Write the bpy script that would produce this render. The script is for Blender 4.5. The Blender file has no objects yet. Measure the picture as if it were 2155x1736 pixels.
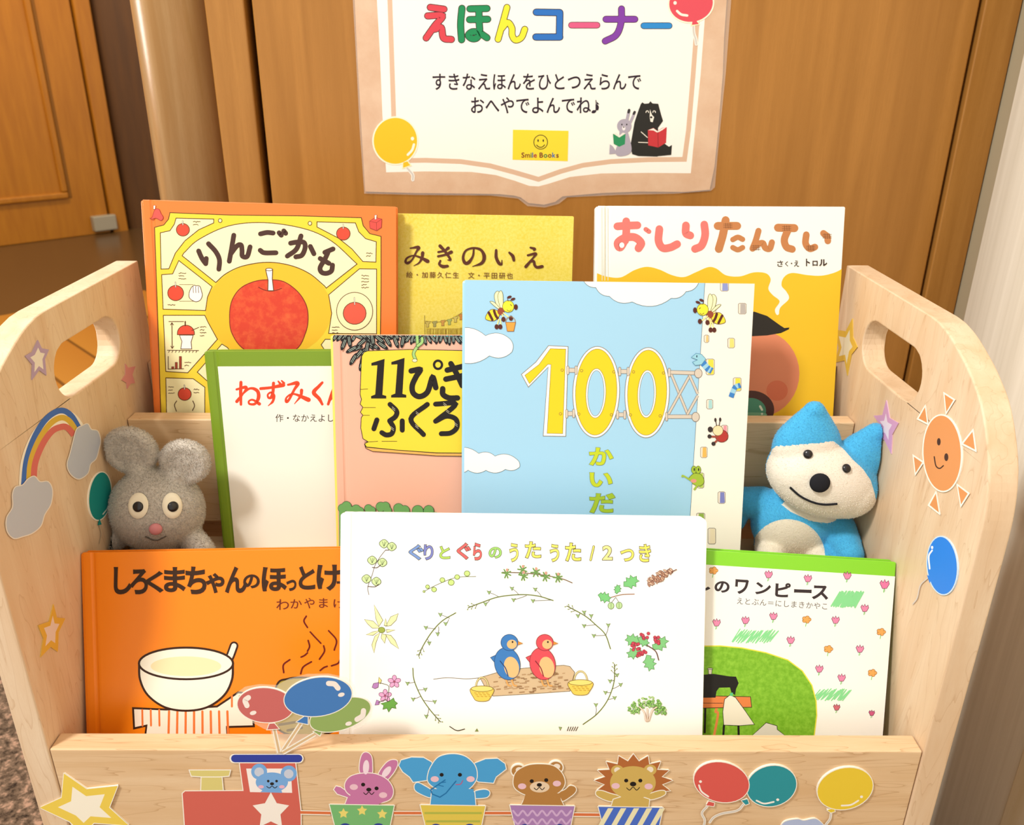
import bpy, bmesh, math, random
import numpy as np
from mathutils import Vector, Matrix, Euler
from mathutils.geometry import tessellate_polygon
from mathutils.bvhtree import BVHTree

random.seed(7)
scene = bpy.context.scene
COL = scene.collection

# ------------------------------------------------------------------ camera
IMG_W, IMG_H = 2155, 1736
FOC = 1738.0                                   # focal length in pixels (26 mm equivalent phone lens)
CX, CY = IMG_W / 2, IMG_H / 2
YAW, PITCH, ROLL = 0.0068579, 0.3968067, 0.0077420
CAM = Vector((0.0124830, -0.4471823, 0.8070658))
_cy, _sy, _cp, _sp = math.cos(YAW), math.sin(YAW), math.cos(PITCH), math.sin(PITCH)
_f = Vector((_sy * _cp, _cy * _cp, -_sp)); _r = Vector((_cy, -_sy, 0)); _u = _r.cross(_f)
_c, _s = math.cos(ROLL), math.sin(ROLL)
RIGHT, UP, FWD = _c * _r + _s * _u, _c * _u - _s * _r, _f
cd = bpy.data.cameras.new('camera'); cam = bpy.data.objects.new('camera', cd); COL.objects.link(cam)
cd.sensor_fit = 'HORIZONTAL'; cd.sensor_width = 36.0; cd.lens = 36.0 * FOC / IMG_W
cd.clip_start = 0.02; cd.clip_end = 60
m3 = Matrix((RIGHT, UP, -FWD)).transposed()
cam.matrix_world = Matrix.Translation(CAM) @ m3.to_4x4()
cd.dof.use_dof = True; cd.dof.focus_distance = 0.60; cd.dof.aperture_fstop = 14.0
scene.camera = cam

# ------------------------------------------------------------------ light and exposure
world = bpy.data.worlds.new('world'); scene.world = world; world.use_nodes = True
bg = world.node_tree.nodes['Background']
bg.inputs['Color'].default_value = (1.0, 0.95, 0.88, 1); bg.inputs['Strength'].default_value = 0.85
def area_light(name, loc, target, size, power, color):
    ld = bpy.data.lights.new(name, 'AREA'); ld.shape = 'DISK'; ld.size = size; ld.energy = power; ld.color = color
    o = bpy.data.objects.new(name, ld); COL.objects.link(o); o.location = loc
    o.rotation_euler = (Vector(target) - Vector(loc)).to_track_quat('-Z', 'Y').to_euler()
    return o
area_light('ceiling_light', (-1.05, -0.80, 2.25), (0, 0.15, 0.45), 0.32, 37, (1.0, 0.965, 0.92))
area_light('ceiling_light', (1.00, -0.95, 2.25), (0, 0.15, 0.45), 0.32, 28, (1.0, 0.93, 0.82))
area_light('far_door_fill', (-1.9, 2.5, 2.45), (-2.2, 3.2, 0.6), 0.4, 34, (1.0, 0.84, 0.56))  # added unseen fill that brightens the far door
strip_fill = area_light('pillar_highlight_fill', (-2.35, 0.72, 1.10), (-0.33, 0.5, 1.0), 0.5, 34, (1.0, 0.96, 0.90))  # added tall fill out of view, no real window; gives the pillar its highlight
strip_fill.data.shape = 'RECTANGLE'; strip_fill.data.size = 0.30; strip_fill.data.size_y = 2.2
vs = scene.view_settings
scene.display_settings.display_device = 'sRGB'
vs.view_transform = 'Standard'; vs.look = 'None'; vs.gamma = 1.0; vs.use_curve_mapping = False
vs.exposure = 0.34

# ------------------------------------------------------------------ materials
def lin(h):
    h = h.lstrip('#'); out = []
    for k in (0, 2, 4):
        c = int(h[k:k + 2], 16) / 255
        out.append(c / 12.92 if c <= 0.04045 else ((c + 0.055) / 1.055) ** 2.4)
    return out
ALB = 0.86
_mats = {}
def principled(name, rough=0.5, spec=0.4):
    m = bpy.data.materials.new(name); m.use_nodes = True
    b = m.node_tree.nodes['Principled BSDF']
    b.inputs['Roughness'].default_value = rough; b.inputs['Specular IOR Level'].default_value = spec
    return m, m.node_tree, b
def ink(h, rough=0.5, spec=0.25, k=ALB):
    key = ('ink', h, rough, spec, k)
    if key not in _mats:
        m, nt, b = principled('print_' + h.strip('#'), rough, spec)
        b.inputs['Base Color'].default_value = (*[c * k for c in lin(h)], 1)
        _mats[key] = m
    return _mats[key]
def nd(nt, typ, **kw):
    n = nt.nodes.new(typ)
    for k, v in kw.items(): setattr(n, k, v)
    return n
def mapping(nt, scale, rot=(0, 0, 0), coord='Object'):
    tc = nd(nt, 'ShaderNodeTexCoord'); mp = nd(nt, 'ShaderNodeMapping')
    mp.inputs['Scale'].default_value = scale; mp.inputs['Rotation'].default_value = rot
    nt.links.new(tc.outputs[coord], mp.inputs['Vector']); return mp
def ramp(nt, src, stops):
    r = nd(nt, 'ShaderNodeValToRGB'); e = r.color_ramp.elements
    while len(e) < len(stops): e.new(0.5)
    for el, (p, c) in zip(e, stops): el.position = p; el.color = (*c, 1)
    nt.links.new(src, r.inputs['Fac']); return r
def noise(nt, vec, scale, detail=4, rough=0.6, dist=0.0):
    n = nd(nt, 'ShaderNodeTexNoise'); n.inputs['Scale'].default_value = scale; n.inputs['Detail'].default_value = detail
    n.inputs['Roughness'].default_value = rough; n.inputs['Distortion'].default_value = dist
    if vec is not None: nt.links.new(vec, n.inputs['Vector'])
    return n
def mix(nt, fac, a, b, mode='MIX'):
    n = nd(nt, 'ShaderNodeMix', data_type='RGBA', blend_type=mode)
    for s, v in ((0, fac), (6, a), (7, b)):
        if isinstance(v, (int, float)): n.inputs[s].default_value = v
        elif isinstance(v, (tuple, list)): n.inputs[s].default_value = (*v[:3], 1)
        else: nt.links.new(v, n.inputs[s])
    return n.outputs[2]
def wood(name, light, dark, line, stretch, rot=(0, 0, 0), rough=0.45, lines=0.35, wscale=2.4, spec=0.35):
    """pale board: broad tone drift, fine pores along the grain, faint growth lines"""
    m, nt, b = principled(name, rough, spec)
    mp = mapping(nt, stretch, rot)
    big = noise(nt, mp.outputs[0], 2.2, 3, 0.5, 0.4)
    fine = noise(nt, mp.outputs[0], 38, 4, 0.7, 0.2)
    wv = nd(nt, 'ShaderNodeTexNoise'); wv.inputs['Scale'].default_value = wscale; wv.inputs['Detail'].default_value = 2
    wv.inputs['Distortion'].default_value = 0.35; nt.links.new(mp.outputs[0], wv.inputs['Vector'])
    mul = nd(nt, 'ShaderNodeMath', operation='MULTIPLY'); mul.inputs[1].default_value = 9; nt.links.new(wv.outputs['Fac'], mul.inputs[0])
    fr = nd(nt, 'ShaderNodeMath', operation='FRACT'); nt.links.new(mul.outputs[0], fr.inputs[0])
    lr = ramp(nt, fr.outputs[0], [(0.0, (1, 1, 1)), (0.10, (0.15, 0.15, 0.15)), (0.35, (0, 0, 0))])
    c0 = ramp(nt, big.outputs['Fac'], [(0.3, dark), (0.72, light)]).outputs[0]
    fr2 = ramp(nt, fine.outputs['Fac'], [(0.35, (1, 1, 1)), (0.6, (0, 0, 0))]).outputs[0]
    f3 = nd(nt, 'ShaderNodeMath', operation='MULTIPLY'); f3.inputs[1].default_value = 0.30; nt.links.new(fr2, f3.inputs[0])
    c1 = mix(nt, f3.outputs[0], c0, dark)
    f4 = nd(nt, 'ShaderNodeMath', operation='MULTIPLY'); f4.inputs[1].default_value = lines; nt.links.new(lr.outputs[0], f4.inputs[0])
    c2 = mix(nt, f4.outputs[0], c1, line)
    nt.links.new(c2, b.inputs['Base Color'])
    bp = nd(nt, 'ShaderNodeBump'); bp.inputs['Strength'].default_value = 0.04; bp.inputs['Distance'].default_value = 0.001
    nt.links.new(fine.outputs['Fac'], bp.inputs['Height']); nt.links.new(bp.outputs[0], b.inputs['Normal'])
    return m
def speckle(name, a, bcol, scale, lo=0.42, hi=0.62, rough=0.5, spec=0.25):
    m, nt, b = principled(name, rough, spec)
    mp = mapping(nt, (1, 1, 1)); n = noise(nt, mp.outputs[0], scale, 5, 0.65)
    r = ramp(nt, n.outputs['Fac'], [(lo, [c * ALB for c in lin(a)]), (hi, [c * ALB for c in lin(bcol)])])
    nt.links.new(r.outputs[0], b.inputs['Base Color']); return m
L = lambda h, k=ALB: tuple(c * k for c in lin(h))
M_MAPLE_V = wood('maple_upright_grain', L('#efd6b6'), L('#e2c09a'), L('#c0946a'), (26, 26, 3.2), lines=0.42)
M_MAPLE_H = wood('maple_level_grain', L('#efd0a8'), L('#e0ba8c'), L('#b98a5a'), (2.6, 24, 26), lines=0.55)
M_DOOR = wood('oak_door_veneer', L('#b9803a'), L('#a6702e'), L('#80511e'), (34, 34, 1.6), lines=0.10, rough=0.38, wscale=5)
M_TRIM = wood('oak_trim', L('#b9823e'), L('#a57030'), L('#80521f'), (40, 40, 2.2), lines=0.12, rough=0.36, wscale=5)
M_PILLAR = wood('polished_oak', L('#cba574'), L('#b58a56'), L('#946a38'), (30, 30, 1.8), lines=0.10, rough=0.24, wscale=5, spec=0.6)

# ------------------------------------------------------------------ scene tree helpers
ROOTM = {}
def link(o): COL.objects.link(o); return o
def empty(name, matrix, label=None, cat=None, group=None):
    o = bpy.data.objects.new(name, None); link(o); o.empty_display_size = 0.02
    o.matrix_world = matrix; ROOTM[o] = matrix.copy()
    tag(o, label, cat, group); return o
def tag(o, label=None, cat=None, group=None, kind=None):
    if label: o['label'] = label
    if cat: o['category'] = cat
    if group: o['group'] = group
    if kind: o['kind'] = kind
    return o
def root_matrix(o):
    while o is not None:
        if o in ROOTM: return ROOTM[o]
        o = o.parent
    return Matrix.Identity(4)
def mesh_obj(name, verts, faces, mats, mi=None, parent=None, smooth=False, bevel=0, world_verts=True, label=None):
    """verts in world coordinates are brought into the parent's own frame"""
    if parent is not None and world_verts:
        inv = root_matrix(parent).inverted(); verts = [inv @ Vector(v) for v in verts]
    me = bpy.data.meshes.new(name); me.from_pydata([tuple(v) for v in verts], [], faces)
    for m in (mats if isinstance(mats, list) else [mats]): me.materials.append(m)
    if mi: me.polygons.foreach_set('material_index', mi)
    if smooth: me.polygons.foreach_set('use_smooth', [True] * len(me.polygons))
    me.update()
    o = bpy.data.objects.new(name, me); link(o)
    if parent is not None: o.parent = parent
    if bevel:
        b = o.modifiers.new('bevel', 'BEVEL'); b.width = bevel; b.segments = 3; b.limit_method = 'ANGLE'; b.angle_limit = math.radians(40)
    if label: o['label'] = label
    return o
def box_vf(x0, x1, y0, y1, z0, z1):
    v = [(x, y, z) for x in (x0, x1) for y in (y0, y1) for z in (z0, z1)]
    return v, [(0, 1, 3, 2), (4, 6, 7, 5), (0, 4, 5, 1), (2, 3, 7, 6), (0, 2, 6, 4), (1, 5, 7, 3)]
def box(name, dims, mat, parent=None, bevel=0, kind=None, label=None):
    v, f = box_vf(*dims); o = mesh_obj(name, v, f, mat, parent=parent, bevel=bevel, label=label)
    if kind: o['kind'] = kind
    return o
def tess(loops):
    flat = [Vector((*p, 0)) for lp in loops for p in lp]
    tris = tessellate_polygon([[Vector((*p, 0)) for p in lp] for lp in loops])
    return flat, tris
def slab(name, loops, place, mat, parent=None, bevel=0, label=None):
    """plate cut from an outline with holes; place(a, b, t) with t in 0..1 across the thickness"""
    flat, tris = tess(loops); n = len(flat)
    v = [place(p.x, p.y, 0) for p in flat] + [place(p.x, p.y, 1) for p in flat]
    f = [tuple(t) for t in tris] + [tuple(n + k for k in reversed(t)) for t in tris]
    s = 0
    for lp in loops:
        for k in range(len(lp)):
            a, b = s + k, s + (k + 1) % len(lp); f.append((a, b, n + b, n + a))
        s += len(lp)
    o = mesh_obj(name, v, f, mat, parent=parent, label=label)
    bm = bmesh.new(); bm.from_mesh(o.data); bmesh.ops.recalc_face_normals(bm, faces=bm.faces); bm.to_mesh(o.data); bm.free()
    if bevel:
        b = o.modifiers.new('bevel', 'BEVEL'); b.width = bevel; b.segments = 3; b.limit_method = 'ANGLE'; b.angle_limit = math.radians(40)
    return o

# ------------------------------------------------------------------ photo pixel -> ray -> point on a real surface
def ray(px, py): return (RIGHT * ((px - CX) / FOC) + UP * ((CY - py) / FOC) + FWD)
def on_plane(px, py, P, n):
    d = ray(px, py); return CAM + d * ((P - CAM).dot(n) / d.dot(n))

# ------------------------------------------------------------------ lettering
_glyph = {}; _raw = {}
def raw_glyph(ch):
    if ch not in _raw:
        c = bpy.data.curves.new('letter', 'FONT'); c.body = ch; c.size = 1; c.resolution_u = 5
        o = bpy.data.objects.new('letter', c); link(o)
        dg = bpy.context.evaluated_depsgraph_get(); ev = o.evaluated_get(dg); me = ev.to_mesh()
        V = [(v.co.x, v.co.y) for v in me.vertices]; F_ = [tuple(p.vertices) for p in me.polygons]
        ev.to_mesh_clear(); bpy.data.objects.remove(o); bpy.data.curves.remove(c)
        key = {}; remap = []; W_ = []
        for p in V:                                      # weld, so outlines can be followed
            k = (round(p[0], 5), round(p[1], 5))
            if k not in key: key[k] = len(W_); W_.append(p)
            remap.append(key[k])
        F_ = [tuple(remap[i] for i in f) for f in F_]
        G = []
        for f in F_:
            f = tuple(k for i, k in enumerate(f) if k != f[i - 1])
            if len(f) < 3: continue
            ar = sum(W_[f[i - 1]][0] * W_[f[i]][1] - W_[f[i]][0] * W_[f[i - 1]][1] for i in range(len(f)))
            if abs(ar) > 1e-12: G.append(f if ar > 0 else f[::-1])
        dirs = {(f[i - 1], f[i]) for f in G for i in range(len(f))}
        _raw[ch] = (W_, G, {a: b for a, b in dirs if (b, a) not in dirs})   # outline, walked with the ink on its left
    return _raw[ch]
def glyph(ch, off=0.0):
    """filled letter; off > 0 thickens it by rounding its outline outward"""
    key = (ch, off)
    if key not in _glyph:
        V, F_, nxt = raw_glyph(ch); V = list(V); F_ = list(F_); lev = [0] * len(F_)
        if off > 0:
            prv = {b: a for a, b in nxt.items()}; new = {}
            for i in nxt:
                if i not in prv: continue
                a_, c_ = V[prv[i]], V[nxt[i]]; x, y = V[i]
                d1, d2 = Vector((x - a_[0], y - a_[1])), Vector((c_[0] - x, c_[1] - y))
                if d1.length < 1e-7 or d2.length < 1e-7: continue
                d1.normalize(); d2.normalize(); n1, n2 = Vector((d1.y, -d1.x)), Vector((d2.y, -d2.x)); m_ = n1 + n2
                if m_.length < 0.3: m_ = n1.copy()
                m_.normalize(); k = off / max(0.62, m_.dot(n2)); new[i] = len(V); V.append((x + m_.x * k, y + m_.y * k))
            for q, (i, j) in enumerate(nxt.items()):
                if i in new and j in new: F_.append((i, new[i], new[j], j)); lev.append(1 + q % 3)
        xs = [v[0] for v in V] or [0, 1]; ys = [v[1] for v in V] or [0, 1]
        _glyph[key] = (V, F_, (min(xs), min(ys), max(xs), max(ys)), lev)
    return _glyph[key]

def spline(pts, closed=False, n=6):
    P = [Vector((p[0], p[1])) for p in pts]
    if len(P) < 3: return P
    out = []; N = len(P); segs = N if closed else N - 1
    for i in range(segs):
        p1, p2 = P[i], P[(i + 1) % N]
        p0 = P[i - 1] if (closed or i > 0) else p1 * 2 - p2
        p3 = P[(i + 2) % N] if (closed or i + 2 < N) else p2 * 2 - p1
        for k in range(n):
            t = k / n
            out.append(0.5 * ((2 * p1) + (p2 - p0) * t + (2 * p0 - 5 * p1 + 4 * p2 - p3) * t * t + (3 * p1 - p0 - 3 * p2 + p3) * t ** 3))
    if not closed: out.append(P[-1])
    return out
def ellpts(cx, cy, rx, ry, rot=0, n=36, a0=0, a1=360):
    c, s = math.cos(math.radians(rot)), math.sin(math.radians(rot)); o = []
    full = abs(a1 - a0) >= 360
    for k in range(n if full else n + 1):
        a = math.radians(a0 + (a1 - a0) * k / n); x, y = rx * math.cos(a), ry * math.sin(a)
        o.append((cx + x * c - y * s, cy + x * s + y * c))
    return o
def clip_rect(poly, r):
    for ax, lim, sgn in ((0, r[0], 1), (0, r[2], -1), (1, r[1], 1), (1, r[3], -1)):
        if not poly: return poly
        o = []; N = len(poly)
        for i in range(N):
            a, b = poly[i], poly[(i + 1) % N]; da, db = (a[ax] - lim) * sgn, (b[ax] - lim) * sgn
            if da >= 0: o.append(a)
            if (da >= 0) != (db >= 0):
                t = da / (da - db); o.append((a[0] + (b[0] - a[0]) * t, a[1] + (b[1] - a[1]) * t))
        poly = o
    return poly

STEP = 4e-6
class Print:
    """Flat printed or pasted shapes on one real surface. Outlines are traced in photo pixels (through a zoom view)
    and brought onto the surface; each shape lies a few microns over the one before it."""
    def __init__(self, frame, clip=None, base=0.00015):
        self.F = frame; self.Fi = frame.inverted(); self.P = frame.translation.copy()
        self.n = -(frame.to_3x3() @ Vector((0, 1, 0))); self.clip = clip; self.off = base; self.base = base; self.m0 = base; self.v0 = (0, 0, 1)
        self.buf = {}; self.cur = None; self.lift = 0
    def view(self, x, y, s): self.v0 = (x, y, s); return self
    def part(self, name, label=None):
        self.cur = self.buf.setdefault(name, dict(v=[], f=[], mi=[], m=[], label=label)); return self
    def px(self, p): x, y, s = self.v0; return (x + p[0] / s, y + p[1] / s)
    def loc(self, p):
        q = self.px(p); w = self.Fi @ on_plane(q[0], q[1], self.P, self.n); return (w.x, w.z)
    def _mat(self, m):
        if isinstance(m, str): m = ink(m)
        c = self.cur
        if m not in c['m']: c['m'].append(m)
        return c['m'].index(m)
    def _step(self): self.off += STEP; return self.off
    def mark(self): self.m0 = self.off; return self
    def reset(self): self.off = self.m0; return self
    def _emit(self, pts, faces, m, lev=None):
        c = self.cur; k = self._mat(m); o = self._step(); idx = {}
        for q, f in enumerate(faces):
            h = lev[q] if lev else 0; g = []
            for i in f:
                if (i, h) not in idx: idx[(i, h)] = len(c['v']); c['v'].append((pts[i][0], -(o + h * 0.8e-6), pts[i][1]))
                g.append(idx[(i, h)])
            c['f'].append(tuple(g)); c['mi'].append(k)
    def local_poly(self, loops, m, thick=0):
        if self.clip: loops = [l for l in (clip_rect(l, self.clip) for l in loops) if len(l) > 2]
        if not loops: return
        flat, tris = tess(loops)
        if thick: self.off = max(self.off, self.base + thick)
        pts = [(p.x, p.y) for p in flat]
        faces = []
        for t in tris:
            a, b, c = (pts[i] for i in t)
            cr = (b[0] - a[0]) * (c[1] - a[1]) - (b[1] - a[1]) * (c[0] - a[0])
            if abs(cr) > 1e-13: faces.append(tuple(t) if cr > 0 else tuple(reversed(t)))
        self._emit(pts, faces, m)
        if thick:                                         # side walls of a pasted cut-out
            c = self.cur; k = self._mat(m); o = self.off
            for lp in loops:
                b = len(c['v']); n = len(lp)
                c['v'] += [(p[0], -o, p[1]) for p in lp] + [(p[0], -(self.base - 0.00018), p[1]) for p in lp]
                for i in range(n):
                    j = (i + 1) % n; c['f'].append((b + i, b + j, b + n + j, b + n + i)); c['mi'].append(k)
    def poly(self, pts, m, smooth=False, holes=(), out=None, ow=4, thick=0):
        P = [(p[0], p[1]) for p in (spline(pts, True) if smooth else pts)]
        self.local_poly([[self.loc(p) for p in P]] + [[self.loc(p) for p in h] for h in holes], m, thick)
        if out: self.stroke(P, ow, out, closed=True, smooth=False)
        return self
    def ell(self, cx, cy, rx, ry, m, rot=0, out=None, ow=4, thick=0, n=36):
        return self.poly(ellpts(cx, cy, rx, ry, rot, n), m, out=out, ow=ow, thick=thick)
    def stroke(self, pts, w, m, closed=False, smooth=True, cap=True):
        P = spline(pts, closed) if smooth else [Vector((p[0], p[1])) for p in pts]
        Q = [P[0]]
        for p in P[1:]:
            if (p - Q[-1]).length > 1e-4: Q.append(p)
        if closed and len(Q) > 2 and (Q[0] - Q[-1]).length < 1e-4: Q.pop()
        P = Q; N = len(P)
        if N < 2: return self.ell(P[0].x, P[0].y, w / 2, w / 2, m, n=10)
        Lf, Rt = [], []
        for i in range(N):
            d1 = P[i] - P[i - 1] if (closed or i > 0) else P[1] - P[0]
            d2 = P[(i + 1) % N] - P[i] if (closed or i < N - 1) else P[-1] - P[-2]
            d1.normalize(); d2.normalize(); n1 = Vector((-d1.y, d1.x)); n2 = Vector((-d2.y, d2.x)); n_ = n1 + n2
            if n_.length < 0.2: n_ = n1.copy()
            n_.normalize(); k = min(1.6, 1 / max(0.4, n_.dot(n2)))
            Lf.append(P[i] + n_ * (w / 2 * k)); Rt.append(P[i] - n_ * (w / 2 * k))
        quads = [(Lf[i], Lf[(i + 1) % N], Rt[(i + 1) % N], Rt[i]) for i in range(N if closed else N - 1)]
        pts_, fs, lv = [], [], []
        def add(lp, h):
            lp = [self.loc(p) for p in lp]
            if self.clip: lp = clip_rect(lp, self.clip)
            if len(lp) < 3: return
            b = len(pts_); pts_.extend(lp)
            ar = sum(lp[i - 1][0] * lp[i][1] - lp[i][0] * lp[i - 1][1] for i in range(len(lp)))
            for i in range(1, len(lp) - 1): fs.append((b, b + i, b + i + 1) if ar > 0 else (b, b + i + 1, b + i)); lv.append(h)
        for i, q in enumerate(quads): add(q, i % 4)
        if cap and not closed and w > 2.5:
            for p in (P[0], P[-1]): add([Vector(e) for e in ellpts(p.x, p.y, w / 2, w / 2, 0, 12)], 4)
        if fs: self._emit(pts_, fs, m, lv)
        return self
    def brush(self, pts, m):
        """one brush stroke: (x, y, width) along its path, swelling and thinning"""
        c = spline([(p[0], p[1]) for p in pts], n=8); n_ = len(c); W = []
        for i in range(n_):
            t = i / (n_ - 1) * (len(pts) - 1); k = min(int(t), len(pts) - 2); u = t - k; u = u * u * (3 - 2 * u); W.append((pts[k][2] * (1 - u) + pts[k + 1][2] * u) * 1.38)
        Lf, Rt = [], []
        for i in range(n_):
            d = (c[min(i + 1, n_ - 1)] - c[max(i - 1, 0)]).normalized(); n = Vector((-d.y, d.x)) * (W[i] / 2); Lf.append(c[i] + n); Rt.append(c[i] - n)
        pl, fs, lv = [], [], []
        def add(lp, h):
            lp = [self.loc(p) for p in lp]
            if self.clip: lp = clip_rect(lp, self.clip)
            if len(lp) < 3: return
            b = len(pl); pl.extend(lp); ar = sum(lp[i - 1][0] * lp[i][1] - lp[i][0] * lp[i - 1][1] for i in range(len(lp)))
            for i in range(1, len(lp) - 1): fs.append((b, b + i, b + i + 1) if ar > 0 else (b, b + i + 1, b + i)); lv.append(h)
        for i in range(n_ - 1): add((Lf[i], Lf[i + 1], Rt[i + 1], Rt[i]), i % 4)
        for i in (0, n_ - 1): add([Vector(e) for e in ellpts(c[i].x, c[i].y, W[i] / 2, W[i] / 2, 0, 10)], 4)
        if fs: self._emit(pl, fs, m, lv)
        return self
    def hand(self, strokes, w, m, out=None, ow=6):
        """hand lettering: round strokes, optionally with a dark outline under them"""
        if out:
            for s in strokes: self.stroke(s, w + 2 * ow, out)
        for s in strokes: self.stroke(s, w, m)
        return self
    def letter(self, ch, x0, y0, x1, y1, m, off=0.02, rot=0, out=None, oo=0.022):
        if out: self._letter(ch, x0, y0, x1, y1, out, off + oo, off, rot)
        self._letter(ch, x0, y0, x1, y1, m, off, off, rot); return self
    def _letter(self, ch, x0, y0, x1, y1, m, off, ref, rot):
        V, Fs, _, lev = glyph(ch, off); B = glyph(ch, ref)[2]
        sx = (x1 - x0) / max(1e-4, B[2] - B[0]); sy = (y1 - y0) / max(1e-4, B[3] - B[1])
        c, s = math.cos(math.radians(rot)), math.sin(math.radians(rot)); mx, my = (x0 + x1) / 2, (y0 + y1) / 2
        pts = []
        for (x, y) in V:
            X = x0 + (x - B[0]) * sx - mx; Y = y1 - (y - B[1]) * sy - my
            pts.append(self.loc((mx + X * c - Y * s, my + X * s + Y * c)))
        if self.clip:
            r = self.clip
            keep = [q for q, f in enumerate(Fs) if all(r[0] <= pts[i][0] <= r[2] and r[1] <= pts[i][1] <= r[3] for i in f)]
            Fs = [Fs[q] for q in keep]; lev = [lev[q] for q in keep]
        if Fs: self._emit(pts, Fs, m, lev)
    def line(self, s, x0, ybase, pitch, size, m, off=0.0, slope=0.0):
        o0 = self.off
        for i, ch in enumerate(s):
            if ch in ' \u3000': continue
            self.off = o0
            B = glyph(ch, off)[2]; x = x0 + i * pitch; y = ybase + (x - x0) * slope
            k = pitch if pitch < size else size
            self._letter(ch, x + B[0] * k, y - B[3] * size, x + B[2] * k, y - B[1] * size, m, off, off, math.degrees(math.atan(slope)))
        return self
    def word(self, s, x0, x1, ybase, size, cols, off=0.01):
        tot = 0; ws = []
        for ch in s:
            B = glyph(ch, off)[2] if ch != ' ' else (0, 0, 0.22, 0); ws.append(B); tot += B[2] - B[0] + 0.07
        k = (x1 - x0) / tot; x = x0
        for i, ch in enumerate(s):
            B = ws[i]
            if ch != ' ': self._letter(ch, x, ybase - B[3] * size, x + (B[2] - B[0]) * k, ybase - B[1] * size, cols[i % len(cols)], off, off, 0)
            x += (B[2] - B[0] + 0.07) * k
        return self
    def emit(self, parent):
        """one mesh per part, parented to the thing (or part) that carries the print"""
        R = root_matrix(parent).inverted() @ self.F
        out = {}
        for name, c in self.buf.items():
            if not c['f']: continue
            o = mesh_obj(name.split('#')[0], [R @ Vector(v) for v in c['v']], c['f'], c['m'], c['mi'], parent=parent, world_verts=False, label=c['label'])
            out[name] = o
        self.buf = {}; return out
def frame(origin, ex, ez):
    ex = Vector(ex).normalized(); ez = Vector(ez); ez = (ez - ex * ez.dot(ex)).normalized(); ey = ez.cross(ex)
    return Matrix.Translation(origin) @ Matrix((ex, ey, ez)).transposed().to_4x4()

# ------------------------------------------------------------------ the setting
WALL_Y = 0.46                                   # face of the wooden door behind the rack
def structure(o, label=None): o['kind'] = 'structure'; return o
M_SPECK = speckle('speckled_carpet', '#3d2f24', '#a98a6c', 160, 0.40, 0.66, 0.9, 0.1)
def carpet():
    m, nt, b = principled('speckled_carpet_tile', 0.9, 0.1)
    mp = mapping(nt, (1, 1, 1)); n = noise(nt, mp.outputs[0], 75, 6, 0.75)
    r = ramp(nt, n.outputs['Fac'], [(0.36, L('#241a14')), (0.46, L('#5d4a3a')), (0.54, L('#7a6350')), (0.62, L('#b08a72'))])
    nt.links.new(r.outputs[0], b.inputs['Base Color']); return m
M_CARPET = carpet()
M_DARKFLOOR = ink('#5c4022', 0.28, 0.5)
def planks():
    m, nt, b = principled('amber_floor_boards', 0.35, 0.4)
    mp = mapping(nt, (1, 1, 1), (0, 0, math.radians(46)))
    w = nd(nt, 'ShaderNodeTexWave', wave_type='BANDS', bands_direction='Y', wave_profile='SAW'); w.inputs['Scale'].default_value = 2.2
    nt.links.new(mp.outputs[0], w.inputs['Vector'])
    r = ramp(nt, w.outputs['Fac'], [(0.0, L('#6f4410')), (0.06, L('#6f4410')), (0.08, L('#b87a2c')), (1.0, L('#b06f24'))])
    nt.links.new(r.outputs[0], b.inputs['Base Color']); return m
M_PLANKS = planks()
# floor: speckled carpet near the rack, amber boards beyond it on the left, dark polished floor in front of the far door
def flat(name, pts, z, mat):
    return structure(mesh_obj(name, [(x, y, z) for x, y in pts], [tuple(range(len(pts)))], mat))
flat('floor', [(-4.5, -1.6), (1.4, -1.6), (1.4, 5), (-4.5, 5)], 0.0, M_CARPET)
dv = Vector((0.70, 0.714)); dn = Vector((0.714, -0.70))
e0 = Vector((-1.73, 2.31))
flat('floor_boards', [tuple(e0 - dv * 3 + dn * 0.0), tuple(e0 - dv * 3 + dn * 1.0), tuple(e0 + dv * 3 + dn * 1.0), tuple(e0 + dv * 3)], 0.004, M_PLANKS)
flat('floor_hall', [tuple(e0 - dv * 3), tuple(e0 + dv * 3.2), tuple(e0 + dv * 3.2 - dn * 3), tuple(e0 - dv * 3 - dn * 3)], 0.003, M_DARKFLOOR)

# wooden door the sign hangs on, its left jamb and right frame
M_GAP = ink('#2a1608', 0.8, 0.1)
box('door_1', (-0.241, 0.478, WALL_Y, WALL_Y + 0.04, 0.0, 2.05), M_DOOR, bevel=0.002, kind='structure')
box('trim_1', (-0.2865, -0.2475, WALL_Y - 0.004, WALL_Y + 0.06, 0.0, 2.1), M_TRIM, bevel=0.002, kind='structure')
box('trim_2', (0.4815, 0.518, WALL_Y - 0.004, WALL_Y + 0.05, 0.0, 2.1), M_TRIM, bevel=0.0015, kind='structure')
box('wall_back', (-0.36, 0.70, WALL_Y + 0.05, WALL_Y + 0.12, 0.0, 2.6), M_GAP, kind='structure')
# half round polished pillar left of the door
pv, pf = [], []
N = 64; prx, pry = 0.046, 0.05; pcx, pcy = -0.3285, WALL_Y + 0.045
for k in range(N):
    a = 2 * math.pi * k / N
    for z in (0.0, 2.6): pv.append((pcx + prx * math.cos(a), pcy + pry * math.sin(a), z))
for k in range(N):
    a, b = 2 * k, 2 * ((k + 1) % N); pf.append((a, b, b + 1, a + 1))
pf.append(tuple(range(1, 2 * N, 2))); pf.append(tuple(range(0, 2 * N, 2))[::-1])
o = mesh_obj('pillar', pv, pf, M_PILLAR); o['kind'] = 'structure'
for p in o.data.polygons: p.use_smooth = len(p.vertices) == 4

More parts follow.
